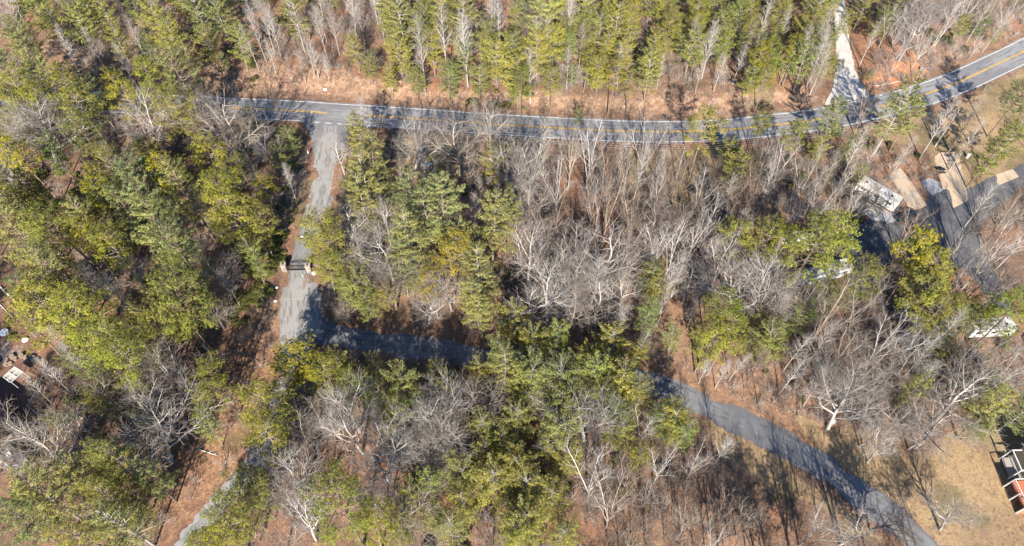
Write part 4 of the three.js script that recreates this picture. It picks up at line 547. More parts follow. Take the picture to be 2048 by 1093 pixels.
function texture(w, h, fn, srgb) { const d = new Uint8Array(w * h * 4); for (let j = 0; j < h; j++) for (let i = 0; i < w; i++) { const c = fn(i, j), k = (j * w + i) * 4; for (let q = 0; q < 3; q++) { const v = clamp(c[q]); d[k + q] = 255 * (srgb ? (v <= 0.0031308 ? v * 12.92 : 1.055 * Math.pow(v, 1 / 2.4) - 0.055) : v); } d[k + 3] = 255; } const t = new THREE.DataTexture(d, w, h); t.magFilter = THREE.LinearFilter; t.minFilter = THREE.LinearMipmapLinearFilter; t.wrapS = t.wrapT = THREE.MirroredRepeatWrapping; if (srgb) t.colorSpace = THREE.SRGBColorSpace; t.needsUpdate = true; return t; }
const mix3 = (a, b, t) => [lerp(a[0], b[0], t), lerp(a[1], b[1], t), lerp(a[2], b[2], t)];
const TW = 2048, TH = 1366;
const groundMap = texture(TW, TH, (i, j) => {
  const x = (i + 0.5) / TW * 2 * MX - MX, z = (j + 0.5) / TH * (MZ1 - MZ0) + MZ0;
  const big = fbm(x * 0.035, z * 0.035, 3), mid = fbm(x * 0.16 + 40, z * 0.16, 3), fine = fbm(x * 1.1, z * 1.1 + 70, 2), sp = hash2(i, j), sp2 = hash2(i >> 1, j >> 1);
  // dry leaves: rust, fawn and grey-brown patches
  let c = mix3([0.33, 0.165, 0.095], [0.24, 0.14, 0.09], smooth(0.35, 0.65, mid));
  c = mix3(c, [0.37, 0.215, 0.135], smooth(0.5, 0.75, big));
  c = mix3(c, [0.16, 0.095, 0.065], smooth(0.5, 0.72, fine) * 0.5);
  const jx = x + (mid - 0.5) * 5 + (fine - 0.5) * 2.2, jz = z + (big - 0.5) * 6 + (hash2(i, j + 9) - 0.5) * 0.8;
  for (const P of LAWNS) if (inside(jx, jz, P)) { c = mix3([0.47, 0.315, 0.165], [0.36, 0.24, 0.13], smooth(0.38, 0.65, mid)); c = mix3(c, [0.27, 0.215, 0.09], smooth(0.62, 0.78, fbm(x * 0.09 + 5, z * 0.09, 3)) * 0.45); c = mix3(c, [0.3, 0.18, 0.11], smooth(0.55, 0.75, fine) * 0.5); if (sp2 > 0.9) c = mix3(c, [0.33, 0.18, 0.1], 0.6); }
  for (const P of CLEARINGS) if (inside(jx, jz, P)) { c = mix3([0.3, 0.155, 0.1], [0.24, 0.125, 0.085], smooth(0.4, 0.6, mid)); const ash = smooth(4.2, 0.5, Math.hypot(x + 88.5, (z + 60.5) * 1.6) + (fine - 0.5) * 5); c = mix3(c, [0.42, 0.36, 0.33], ash * 0.75); }
  if (inside(jx, jz, BANK)) { c = mix3([0.4, 0.24, 0.15], [0.29, 0.16, 0.105], smooth(0.35, 0.62, fine)); c = mix3(c, [0.22, 0.13, 0.085], smooth(0.52, 0.68, mid) * 0.6); c = mix3(c, [0.47, 0.34, 0.23], smooth(0.55, 0.8, fbm(x * 1.7 + 8, z * 1.7, 2)) * 0.6); }
  if (inside(jx, jz, REDBANK)) c = mix3([0.44, 0.21, 0.115], [0.36, 0.18, 0.105], smooth(0.4, 0.65, fine));
  if (inside(jx, jz, LEAFSTRIP)) { c = mix3([0.38, 0.2, 0.11], [0.28, 0.145, 0.085], smooth(0.38, 0.66, fine)); c = mix3(c, [0.44, 0.27, 0.17], sp > 0.8 ? 0.45 : 0); }
  const clay = smooth(6, 2, Math.hypot((x - 92) * 0.5, z + 135.5 + (x - 92) * 0.22) * 2 + (fine - 0.5) * 4); c = mix3(c, [0.5, 0.2, 0.085], clay * 0.8);
  const moss = smooth(0.66, 0.74, fbm(x * 0.12 + 90, z * 0.12 + 30, 3)); c = mix3(c, [0.1, 0.105, 0.04], moss * 0.45);
  const k = 0.72 + sp * 0.5 + (sp2 > 0.93 ? 0.35 : 0) - (sp2 < 0.1 ? 0.25 : 0);
  return [c[0] * k * 0.66, c[1] * k * (0.66 + sp2 * 0.06), c[2] * k * 0.7];
}, true);
const reliefMap = texture(512, 512, (i, j) => { const v = 0.5 * hash2(i, j) + 0.5 * fbm(i * 0.12, j * 0.12, 3); return [v, v, v]; });
const groundMat = new THREE.MeshStandardMaterial({ map: groundMap, roughness: 0.95 }); groundMat.name = 'leaf litter';
struct('ground', gg, groundMat);

// ---------- roads ----------
function ribbon(L, y, off = 0, half = null, from = 0, to = L.length - 1) {
  const p = [], uv = [], idx = []; let s = 0;
  for (let k = from; k <= to; k++) {
    const a = L[Math.max(0, k - 1)], b = L[Math.min(L.length - 1, k + 1)], dx = b[0] - a[0], dz = b[1] - a[1], l = Math.hypot(dx, dz), nx = -dz / l, nz = dx / l, h = half ?? L[k][2] / 2;
    if (k > from) s += Math.hypot(L[k][0] - L[k - 1][0], L[k][1] - L[k - 1][1]);
    const n = half ? 1 : 6;
    for (let q = 0; q <= n; q++) { const e = off + h * (1 - 2 * q / n) + (half ? 0 : (q === 0 || q === n) ? (fbm(s * 1.3, q * 7 + L.length, 3) - 0.5) * 0.7 : 0); p.push(L[k][0] + nx * e, y, L[k][1] + nz * e); uv.push(e / 20, s / 20); }
  }
  const n = half ? 2 : 7;
  for (let k = 0; k < to - from; k++) for (let q = 0; q < n - 1; q++) { const a = k * n + q; idx.push(a, a + 1, a + n, a + 1, a + n + 1, a + n); }
  const g = new THREE.BufferGeometry(); g.setAttribute('position', new THREE.Float32BufferAttribute(p, 3)); g.setAttribute('uv', new THREE.Float32BufferAttribute(uv, 2)); g.setIndex(idx); g.computeVertexNormals(); 
  if (g.attributes.normal.getY(0) < 0) { for (let k = 0; k < idx.length; k += 3) { const t = idx[k]; idx[k] = idx[k + 1]; idx[k + 1] = t; } g.setIndex(idx); g.computeVertexNormals(); }
  return g;
}
function resample(L, step) { const out = [], n = L.length; for (let k = 0; k < n - 1; k++) { const p0 = L[Math.max(0, k - 1)], p1 = L[k], p2 = L[k + 1], p3 = L[Math.min(n - 1, k + 2)], m = Math.max(1, Math.ceil(Math.hypot(p2[0] - p1[0], p2[1] - p1[1]) / step)); for (let q = 0; q < m; q++) { const t = q / m, t2 = t * t, t3 = t2 * t; out.push([0, 1, 2].map((c) => 0.5 * (2 * p1[c] + (p2[c] - p0[c]) * t + (2 * p0[c] - 5 * p1[c] + 4 * p2[c] - p3[c]) * t2 + (3 * p1[c] - p0[c] - 3 * p2[c] + p3[c]) * t3))); } } out.push(L[n - 1]); return out; }
function paving(c0, c1, c2, streak) { return texture(1024, 1024, (i, j) => { const x = i / 1024 * 20, y = j / 1024 * 20, w = (f, o) => { const t = i / 1024; return lerp(fbm(x * f, y * f, o), fbm((x - 20) * f, y * f, o), smooth(0.85, 1, t)); }; const a = fbm(x * 0.35 + 3, y * (streak ? 0.06 : 0.35), 3), b = fbm(x * 3, y * (streak ? 0.5 : 3), 3), s = hash2(i, j); let c = mix3(c0, c1, smooth(0.3, 0.7, a)); c = mix3(c, c2, smooth(0.5, 0.72, b) * 0.7); c = mix3(c, c2, smooth(0.6, 0.66, fbm(x * 0.8 + 31, y * 0.8 + 7, 3)) * 0.22); const crack = Math.abs(fbm(x * 0.5 + 9, y * 0.5, 4) - 0.5) < 0.003 ? 0.72 : 1; const k = (0.84 + s * 0.32) * crack; return [c[0] * k, c[1] * k, c[2] * k]; }, true); }
const pavedMat = (map) => new THREE.MeshStandardMaterial({ map, color: RGB(1, 1, 1), roughness: 0.9 });
const roadMat = pavedMat(paving([0.165, 0.166, 0.176], [0.225, 0.224, 0.232], [0.12, 0.122, 0.13], true));
const driveMat = pavedMat(paving([0.16, 0.16, 0.166], [0.26, 0.255, 0.25], [0.12, 0.118, 0.116], true));
const laneMat = pavedMat(paving([0.105, 0.108, 0.12], [0.165, 0.168, 0.178], [0.085, 0.087, 0.095], true));
const campMat = pavedMat(paving([0.078, 0.079, 0.087], [0.11, 0.11, 0.118], [0.06, 0.06, 0.066], false));
const gravelMat = pavedMat(paving([0.45, 0.43, 0.4], [0.54, 0.51, 0.48], [0.36, 0.33, 0.3], true));
const concreteMat = pavedMat(paving([0.44, 0.35, 0.25], [0.38, 0.32, 0.25], [0.45, 0.28, 0.16], true));
const greyGravelMat = pavedMat(paving([0.28, 0.28, 0.3], [0.35, 0.35, 0.37], [0.22, 0.22, 0.235], false));
const MAINR = resample(MAIN, 1.5), GATER = resample(GATE, 0.5), LANER = resample(LANE, 0.5), GRAVR = resample(GRAVEL, 1);
const mainRoad = struct('main_road', ribbon(MAINR, 0.024), roadMat);
struct('gate_drive', ribbon(GATER, 0.02), driveMat);
struct('lower_lane', ribbon(LANER, 0.016), laneMat);
struct('gravel_drive', ribbon(GRAVR, 0.02), gravelMat);
// fallen leaves drifted over the pavement edges
function drift(L, y, reach, seed) {
  const p = [], uv = [], idx = []; let n = 0;
  for (const side of [-1, 1]) { let s = 0, first = n; for (let k = 0; k < L.length; k++) {
    const a = L[Math.max(0, k - 1)], b = L[Math.min(L.length - 1, k + 1)], dx = b[0] - a[0], dz = b[1] - a[1], l = Math.hypot(dx, dz), nx = -dz / l, nz = dx / l, h = L[k][2] / 2; if (k) s += Math.hypot(L[k][0] - L[k - 1][0], L[k][1] - L[k - 1][1]);
    const e = reach * (Math.max(0, fbm(s * 0.28 + seed, side * 5, 3) - 0.38) * 2.2 + (fbm(s * 2.1, side * 9 + seed, 2) - 0.4) * 0.6);
    for (const off of [side * (h + 0.5), side * (h - e)]) { const x = L[k][0] + nx * off, z = L[k][1] + nz * off; p.push(x, y, z); uv.push((x + MX) / (2 * MX), (z - MZ0) / (MZ1 - MZ0)); }
    if (k) { const i = n - 2; side > 0 ? idx.push(i, i + 1, n, i + 1, n + 1, n) : idx.push(i, n, i + 1, i + 1, n, n + 1); } n += 2; } }
  const g = new THREE.BufferGeometry(); g.setAttribute('position', new THREE.Float32BufferAttribute(p, 3)); g.setAttribute('uv', new THREE.Float32BufferAttribute(uv, 2)); g.setIndex(idx); g.computeVertexNormals(); return g;
}
const clear = (L, bad) => L.filter((p) => !bad(p));
for (const [L, reach, seed, label] of [[clear(GATER, (p) => p[2] > 6.2), 1.5, 3, 'dry leaves drifted onto the edges of the gate drive'], [clear(LANER, (p) => p[0] < -33), 1.1, 40, 'dry leaves drifted onto the edges of the lower lane'], [clear(resample(MAIN, 0.5), (p) => (p[0] > -48 && p[0] < -28) || (p[0] > 68 && p[0] < 91)), 0.35, 70, 'leaves and grit along the edges of the two-lane road']]) { let from = 0; const gs = []; for (let k = 1; k <= L.length; k++) if (k === L.length || Math.hypot(L[k][0] - L[k - 1][0], L[k][1] - L[k - 1][1]) > 3) { if (k - from > 2) gs.push(drift(L.slice(from, k), 0.034, reach, seed)); from = k; } const m = part('leaf_litter', join(gs), groundMat, scene); m.name = numbered('leaf_litter'); m.userData = { kind: 'stuff', label }; }
const whiteLine = new THREE.MeshStandardMaterial({ map: paving([0.72, 0.72, 0.7], [0.6, 0.6, 0.58], [0.45, 0.45, 0.44], false), roughness: 0.7 });
const yellowLine = new THREE.MeshStandardMaterial({ map: paving([0.62, 0.36, 0.03], [0.52, 0.3, 0.03], [0.42, 0.26, 0.05], false), roughness: 0.7 });
function runs(L, keep) { const out = []; let s = -1; for (let k = 0; k < L.length; k++) { const ok = keep(L[k][0]); if (ok && s < 0) s = k; if ((!ok || k === L.length - 1) && s >= 0) { if (k - 1 > s) out.push([s, ok ? k : k - 1]); s = -1; } } return out; }
const FINE = resample(MAIN, 0.5);
for (const off of [-0.14, 0.14]) for (const [a, b] of runs(FINE, (x) => !(x > -41.5 && x < -33.5) && !(x > 70 && x < 83.5))) struct('centre_line', ribbon(FINE, 0.03, off, 0.085, a, b), yellowLine, mainRoad);
for (const [a, b] of runs(FINE, (x) => !(x > 70.5 && x < 89))) struct('edge_line', ribbon(FINE, 0.03, -3.28, 0.08, a, b), whiteLine, mainRoad);
for (const [a, b] of runs(FINE, (x) => !(x > -46 && x < -31))) struct('edge_line', ribbon(FINE, 0.03, 3.28, 0.08, a, b), whiteLine, mainRoad);
for (const [x0, x1, off] of [[71.5, 88, -3.28], [-44, -32, 3.28]]) for (let x = x0; x < x1; x += 2.4) for (const [a, b] of runs(FINE, (t) => t > x && t < x + 1.5)) struct('dashed_line', ribbon(FINE, 0.03, off, 0.08, a, b), whiteLine, mainRoad);
function slab(P, y0, y1, scale = 20) { const s = new THREE.Shape(P.map(([x, z]) => new THREE.Vector2(x, -z))), g = new THREE.ExtrudeGeometry(s, { depth: y1 - y0, bevelEnabled: false }); g.rotateX(-Math.PI / 2); g.translate(0, y0, 0); const p = g.attributes.position, uv = g.attributes.uv; for (let k = 0; k < p.count; k++) uv.setXY(k, p.getX(k) / scale, p.getZ(k) / scale); return g; }
function roughen(P, amp, step) { const out = []; P.forEach((a, k) => { const b = P[(k + 1) % P.length], n = Math.max(1, Math.round(Math.hypot(b[0] - a[0], b[1] - a[1]) / step)); for (let q = 0; q < n; q++) { const t = q / n; out.push([lerp(a[0], b[0], t) + (vnoise(a[0] + t * 9, a[1] * 3) - 0.5) * amp, lerp(a[1], b[1], t) + (vnoise(a[1] + t * 9, a[0] * 3 + 5) - 0.5) * amp]); } }); return out; }
struct('campground_road', slab(roughen(CAMP, 0.5, 1.2), -0.05, 0.016), campMat);
PADS.forEach((P) => struct('concrete_pad', slab(roughen(P, 0.25, 1), -0.05, 0.06), concreteMat));
struct('grey_gravel', slab(roughen(GRAVPAD, 0.5, 0.8), -0.05, 0.03), greyGravelMat);
struct('gravel_patio', slab(roughen(PATIO, 0.6, 0.8), -0.05, 0.035), greyGravelMat);
struct('drive_seam', new THREE.BoxGeometry(7.6, 0.01, 0.14).translate(-37.9, 0.02, -71.7), mat(0.3, 0.28, 0.24));
// ---------- things people built ----------
const whitePaint = mat(0.66, 0.66, 0.65, 0.4), offWhite = mat(0.46, 0.455, 0.44, 0.6), roofSkin = pavedMat(paving([0.52, 0.52, 0.5], [0.38, 0.38, 0.37], [0.22, 0.21, 0.19], true)), darkGlass = mat(0.03, 0.035, 0.04, 0.1), blackMetal = mat(0.025, 0.025, 0.027, 0.5), rubber = mat(0.03, 0.03, 0.03, 0.9), steel = mat(0.45, 0.46, 0.47, 0.4, { metalness: 0.7 }), greyPlastic = mat(0.3, 0.31, 0.32, 0.6), wood = mat(0.26, 0.17, 0.11, 0.85), greyWood = mat(0.3, 0.28, 0.26, 0.9), brickRed = mat(0.45, 0.13, 0.06, 0.85), tanSiding = mat(0.42, 0.35, 0.22, 0.75), shingle = mat(0.14, 0.11, 0.1, 0.9), brownShingle = mat(0.19, 0.13, 0.1, 0.9), stone = mat(0.24, 0.2, 0.175, 0.9), beigeTrim = mat(0.55, 0.5, 0.42, 0.6);
function wheel(x, z, r, parent) { const g = new THREE.CylinderGeometry(r, r, 0.22, 20).rotateX(Math.PI / 2).translate(x, r, z); const w = part('wheel', g, rubber, parent); part('rim', new THREE.CylinderGeometry(r * 0.55, r * 0.55, 0.24, 14).rotateX(Math.PI / 2).translate(x, r, z), steel, w); return w; }
function trailer(label, x, z, turn, L, W, H, opt = {}) {
  const t = thing('travel_trailer', label, 'trailer', x, 0, z, turn, 'camping trailers'), b = 0.55;
  part('body', box(L, H - b - 0.12, W, 0, b + (H - b - 0.12) / 2, 0, 0, 0.18), opt.body ?? whitePaint, t);
  const roof = part('roof', box(L - 0.06, 0.16, W - 0.04, 0, H - 0.1, 0, 0, 0.07), opt.roof ?? roofSkin, t);
  part('air_conditioner', box(0.95, 0.28, 0.7, L * 0.05, H + 0.1, 0, 0, 0.08), whitePaint, roof);
  for (const dx of [-0.33, 0.3]) part('roof_vent', box(0.42, 0.13, 0.42, L * dx, H + 0.03, W * 0.1, 0, 0.03), darkGlass, roof);
  part('skylight', box(0.5, 0.08, 0.35, -L * 0.14, H + 0.02, -W * 0.2, 0, 0.03), greyPlastic, roof);
  for (const s of [-1, 1]) { part('stripe', box(L - 0.5, 0.22, 0.03, 0, b + 0.55, s * (W / 2 + 0.004)), mat(0.25, 0.26, 0.28, 0.4), t); for (const dx of [-0.32, 0.02, 0.33]) { const w = part('window', box(0.95, 0.6, 0.04, L * dx, b + 1.45, s * (W / 2 + 0.006), 0, 0.015), darkGlass, t); part('window_frame', box(1.05, 0.7, 0.03, L * dx, b + 1.45, s * (W / 2 + 0.001), 0, 0.01), steel, w); } }
  part('door', box(0.7, 1.75, 0.04, L * 0.18, b + 1.0, W / 2 + 0.008, 0, 0.015), offWhite, t);
  part('awning', new THREE.CylinderGeometry(0.09, 0.09, L * 0.55, 10).rotateZ(Math.PI / 2).translate(-L * 0.08, H - 0.35, W / 2 + 0.12), greyPlastic, t);
  for (const dx of [-0.45, 0.45]) for (const s of [-1, 1]) wheel(dx, s * (W / 2 - 0.2), 0.34, t);
  part('hitch', join([bar(V(L / 2 - 0.1, 0.5, 0.7), V(L / 2 + 1.1, 0.5, 0), 0.05), bar(V(L / 2 - 0.1, 0.5, -0.7), V(L / 2 + 1.1, 0.5, 0), 0.05), bar(V(L / 2 + 1.05, 0.5, 0), V(L / 2 + 1.05, 0, 0), 0.04)]), blackMetal, t);
  return t;
}
trailer('long white trailer with a railed deck beside the tan concrete pads', 74.0, -96.4, -0.79, 8.6, 2.5, 3.1);
trailer('pale trailer half hidden under the upper side of big pine', 54.5, -84.5, -0.25, 7.0, 2.4, 2.9);
trailer('white trailer peeking out below the big campground pine', 58.0, -76.6, 0.3, 10.0, 2.5, 2.8);
trailer('white trailer with roof vents near the right edge', 83.4, -64.6, 0.05, 7.8, 2.5, 3.0);
{ // deck with a slatted shade frame beside the first trailer
  const t = thing('trailer_deck', 'dark timber deck with open overhead frame beside the long white trailer', 'deck', 71.7, 0, -94.6, -0.79);
  for (let k = 0; k < 12; k++) part('plank', box(6.4, 0.04, 0.21, 0, 0.5, -1.3 + k * 0.236, 0), greyWood, t);
  for (const dx of [-3.1, -1, 1, 3.1]) { for (const dz of [-1.35, 1.35]) part('post', box(0.1, dz > 0 ? 2.5 : 2.5, 0.1, dx, 1.25, dz), blackMetal, t); part('rafter', box(0.07, 0.12, 2.9, dx, 2.56, 0), blackMetal, t); }
  for (const dz of [-1.35, 1.35]) part('beam', box(6.6, 0.12, 0.08, 0, 2.44, dz), blackMetal, t);
  part('rail', box(6.3, 0.06, 0.06, 0, 1.4, 1.36), blackMetal, t);
}
function car(label, x, z, turn, paint) {
  const t = thing('parked_car', label, 'car', x, 0, z, turn);
  const prof = (pts, w, bev) => { const s = new THREE.Shape(); s.moveTo(...pts[0]); pts.slice(1).forEach((p) => s.lineTo(...p)); const g = new THREE.ExtrudeGeometry(s, { depth: w - 2 * bev, bevelEnabled: true, bevelSize: bev, bevelThickness: bev, bevelSegments: 3, steps: 1 }); g.translate(0, 0, -(w - 2 * bev) / 2); return g; };
  part('body', prof([[-2.25, 0.42], [-2.3, 0.85], [-2.15, 1.02], [1.0, 1.04], [2.1, 0.92], [2.3, 0.7], [2.25, 0.38]], 1.84, 0.08), paint, t);
  part('glasshouse', prof([[-2.05, 1.0], [-1.85, 1.5], [0.15, 1.52], [0.95, 1.02]], 1.62, 0.1), darkGlass, t);
  part('roof', box(1.95, 0.07, 1.42, -0.85, 1.63, 0, 0, 0.03), paint, t);
  for (const s of [-1, 1]) { for (const dx of [-1.4, 1.4]) wheel(dx, s * 0.83, 0.35, t); part('headlight', box(0.08, 0.14, 0.34, 2.33, 0.78, s * 0.66, 0, 0.03), whitePaint, t); part('tail_light', box(0.06, 0.3, 0.16, -2.37, 0.92, s * 0.74, 0, 0.02), mat(0.4, 0.02, 0.02, 0.3), t); part('mirror', box(0.12, 0.14, 0.2, 0.75, 1.12, s * 1.02, 0, 0.04), paint, t); part('roof_rail', box(1.7, 0.04, 0.04, -0.85, 1.7, s * 0.6), blackMetal, t); }
  return t;
}
car('dark teal parked car at the lower end of the white trailer', 78.6, -91.2, 0.5, mat(0.02, 0.045, 0.055, 0.25, { metalness: 0.3 }));
{ // picnic bench on the pad
  const t = thing('picnic_table', 'black picnic table on the long tan concrete pad', 'table', 90.2, 0.06, -104.2, 0.15);
  for (let k = 0; k < 4; k++) part('tabletop_slat', box(1.5, 0.04, 0.16, 0, 0.75, -0.28 + k * 0.19), blackMetal, t);
  for (const s of [-1, 1]) { part('bench_seat', box(1.5, 0.04, 0.26, 0, 0.44, s * 0.75), blackMetal, t); part('leg', join([bar(V(s * 0.55, 0, -0.7), V(s * 0.55, 0.74, -0.1), 0.035), bar(V(s * 0.55, 0, 0.7), V(s * 0.55, 0.74, 0.1), 0.035), bar(V(s * 0.55, 0.42, -0.8), V(s * 0.55, 0.42, 0.8), 0.03)]), blackMetal, t); }
}
function pedestal(name, label, x, z, w, h, m) { const t = thing(name, label, 'utility box', x, groundY(x, z), z, 0.3); part('base', box(w * 1.25, 0.12, w * 1.1, 0, 0.04, 0), stone, t); part('cabinet', box(w, h, w * 0.8, 0, 0.1 + h / 2, 0, 0, 0.04), m, t); part('lid', box(w * 1.06, 0.06, w * 0.88, 0, 0.12 + h, 0, 0, 0.02), m, t); part('door', box(w * 0.8, h * 0.75, 0.02, 0, 0.12 + h * 0.5, w * 0.41), greyPlastic, t); return t; }
pedestal('utility_pedestal', 'white power pedestal right of the long tan pad', 97.5, -108.4, 0.5, 1.0, whitePaint);
pedestal('utility_pedestal', 'pale grey power pedestal under the flat pine by the pads', 100, -107.8, 0.45, 0.8, offWhite);
pedestal('transformer_box', 'pale blue-white transformer box among trunks right of drive mouth', -17.6, -105.2, 1.3, 0.95, mat(0.55, 0.6, 0.68, 0.4));
pedestal('transformer_box', 'small white transformer box on the upper verge of lower lane', 51.8, -47.4, 0.75, 0.6, whitePaint);
pedestal('utility_pedestal', 'small grey box beside the orange clay scrape', 97.8, -138, 0.5, 0.7, greyPlastic);
pedestal('utility_pedestal', 'little dark post box at the roadside below the plumed pine', 94.2, -122.3, 0.3, 0.9, mat(0.08, 0.06, 0.14, 0.5));
{ const t = thing('mailbox', 'white mailbox on a short post beside the drive mouth', 'mailbox', -43.6, 0, -109, 0.3); part('post', box(0.1, 1.0, 0.1, 0, 0.5, 0), wood, t); const s = new THREE.Shape(); s.moveTo(-0.16, 0); s.lineTo(0.16, 0); s.lineTo(0.16, 0.2); s.absarc(0, 0.2, 0.16, 0, Math.PI, false); s.lineTo(-0.16, 0); part('box', new THREE.ExtrudeGeometry(s, { depth: 0.6, bevelEnabled: false }).translate(0, 1.0, -0.3), whitePaint, t); part('flag', box(0.02, 0.22, 0.1, 0.18, 1.28, 0.1), mat(0.5, 0.03, 0.02, 0.5), t); }
{ const t = thing('post_sign', 'small white sign on a wooden post by the leaf-covered slope', 'sign', -42.2, groundY(-42.2, -53.1), -53.1, 0.2); part('post', box(0.1, 1.5, 0.1, 0, 0.65, 0), wood, t); part('board', box(0.55, 0.42, 0.05, 0, 1.35, 0.08, 0, 0.01), whitePaint, t); }
{ const t = thing('garden_light', 'white globe garden light on the strip of dry lawn', 'lamp', 40.4, groundY(40.4, -37.3), -37.3); part('post', new THREE.CylinderGeometry(0.05, 0.07, 0.8, 10).translate(0, 0.4, 0), blackMetal, t); part('globe', new THREE.SphereGeometry(0.17, 16, 12).translate(0, 0.92, 0), whitePaint, t); part('cap', new THREE.CylinderGeometry(0.06, 0.12, 0.08, 10).translate(0, 1.1, 0), blackMetal, t); }
// gate with stone pillars
function pillar(label, x, z) { const t = thing('gate_pillar', label, 'pillar', x, 0, z, 0.1, 'stone pillars of the drive gate'), rnd = rng(90 + Math.round(x)); const toneMats = [stone, mat(0.19, 0.155, 0.14, 0.9), mat(0.3, 0.255, 0.22, 0.9)]; part('core', box(0.74, 1.75, 0.74, 0, 0.87, 0), toneMats[1], t); for (let c = 0; c < 5; c++) for (const [sx, sz] of [[1, 0], [-1, 0], [0, 1], [0, -1]]) for (const o of [-0.2, 0.2]) part('stone', box(sx ? 0.12 : 0.36 + rnd() * 0.04, 0.3 + rnd() * 0.03, sz ? 0.12 : 0.36 + rnd() * 0.04, sx * 0.4 + (sz ? o : 0), 0.18 + c * 0.345, sz * 0.4 + (sx ? o : 0), 0, 0.03), toneMats[Math.floor(rnd() * 3)], t); part('cap', box(1.06, 0.14, 1.06, 0, 1.83, 0, 0, 0.04), toneMats[2], t); part('lantern', join([box(0.2, 0.3, 0.2, 0, 2.05, 0), new THREE.ConeGeometry(0.2, 0.16, 4).rotateY(Math.PI / 4).translate(0, 2.28, 0)]), blackMetal, t); }
pillar('stone gate pillar on the planted side of the drive', -42.75, -78.3);
pillar('stone gate pillar beside the keypad island', -38.15, -78.15);
{ const t = thing('drive_gate', 'closed black metal gate across the drive between stone pillars', 'gate', -40.45, 0, -78.25, 0.03); for (const y of [0.2, 0.75, 1.25]) part('rail', box(3.5, 0.09, 0.07, 0, y, 0), blackMetal, t); const arch = []; for (let k = 0; k <= 12; k++) { const u = k / 12 * 2 - 1; arch.push(V(u * 1.75, 1.32 + 0.22 * (1 - u * u), 0)); } part('arched_rail', new THREE.TubeGeometry(new THREE.CatmullRomCurve3(arch), 24, 0.05, 6), blackMetal, t); for (let k = 0; k < 23; k++) { const u = k / 22 * 2 - 1; part('picket', bar(V(u * 1.7, 0.16, 0), V(u * 1.7, 1.3 + 0.22 * (1 - u * u), 0), 0.018), blackMetal, t); } part('latch', box(0.16, 0.2, 0.1, 0, 0.98, 0.05, 0, 0.02), steel, t); }
{ const t = thing('keypad_post', 'slim keypad post on the island beside the gate', 'keypad', -38.75, 0.1, -76.2); part('post', bar(V(0, 0, 0), V(0, 1.05, 0), 0.04, 10), greyPlastic, t); part('box', box(0.24, 0.32, 0.16, -0.08, 1.15, 0, 0, 0.03), offWhite, t); part('hood', box(0.3, 0.04, 0.24, -0.08, 1.34, 0), greyPlastic, t); }
struct('kerb_island', slab(roughen([[-38.95, -77.2], [-38.35, -77.3], [-38.3, -74.6], [-38.5, -73.8], [-38.8, -74.2]], 0.1, 0.6), -0.05, 0.12), mat(0.22, 0.17, 0.13, 0.9));
// lumpy small things
function lump(seed, r, squash, detail = 2) { const g = new THREE.IcosahedronGeometry(r, detail), p = g.attributes.position; for (let k = 0; k < p.count; k++) { const x = p.getX(k), y = p.getY(k), z = p.getZ(k), f = 0.72 + 0.55 * fbm(x / r * 1.4 + seed * 3.1, (y + z) / r * 1.4 + seed * 1.7, 2); p.setXYZ(k, x * f, y * f * squash, z * f); } g.computeVertexNormals(); return g; }
const tarpMat = mat(0.78, 0.78, 0.8, 0.6);
function single(name, label, category, geometry, material, x, y, z, group) { const m = part(numbered(name), geometry, material, scene); m.position.set(x, y, z); m.userData = { label, category }; if (group) m.userData.group = group; return m; }
single('white_tarp', 'crumpled white tarp in the red clearing at left edge', 'tarp', lump(1, 0.75, 0.45, 3), tarpMat, -89.9, groundY(-89.9, -64.5) + 0.2, -64.5);
single('white_tarp', 'small white bundle at the end of a fallen trunk', 'tarp', lump(2, 0.5, 0.5, 3), tarpMat, -85.4, groundY(-85.4, -63) + 0.15, -63);
single('white_tarp', 'white bundle on bare soil right of the house deck', 'tarp', lump(3, 0.6, 0.6, 3), tarpMat, -70.3, groundY(-70.3, -48.7) + 0.2, -48.7);
single('litter_bag', 'white litter bag lying on the sandy road bank', 'bag', lump(4, 0.42, 0.6, 3), tarpMat, -43.5, groundY(-43.5, -130.6) + 0.15, -130.6);
single('roadside_stone', 'white stone at the gate pillar beside the pine', 'stone', lump(6, 0.42, 0.6), whitePaint, -37.2, 0.12, -77.6);
[[-43.6, -74.3, 'white stone on the planted bank just below the gate'], [-43.2, -71.3, 'white stone on the planted bank near the drive seam'], [-41.1, -86.5, 'white stone at the drive edge above the gate']].forEach(([x, z, l], k) => single('roadside_stone', l, 'stone', lump(7 + k, 0.28, 0.6), whitePaint, x, groundY(x, z) + 0.08, z));
{ const ords = ['first', 'second', 'third', 'fourth', 'fifth', 'sixth', 'seventh', 'eighth', 'ninth']; [[-86.9, -59.0], [-86.2, -59.6], [-85.5, -59.2], [-84.7, -59.8], [-83.9, -59.5], [-83.2, -58.8], [-86.6, -58.1], [-85.9, -58.3], [-82.6, -59.3]].sort((a, b) => a[0] - b[0]).forEach(([x, z], k) => { const t = thing('log_round', ords[k] + ' sawn log round from the left, beside the white canopy', 'log', x, groundY(x, z), z, k, 'sawn log rounds'); part('bark', new THREE.CylinderGeometry(0.36 + 0.05 * (k % 3), 0.4, 0.45, 12, 1, true).translate(0, 0.2, 0), mat(0.2, 0.16, 0.13, 0.9), t); part('sawn_face', new THREE.CylinderGeometry(0.35 + 0.05 * (k % 3), 0.35, 0.03, 12).translate(0, 0.42, 0), mat(0.24, 0.18, 0.13, 0.9), t); }); }
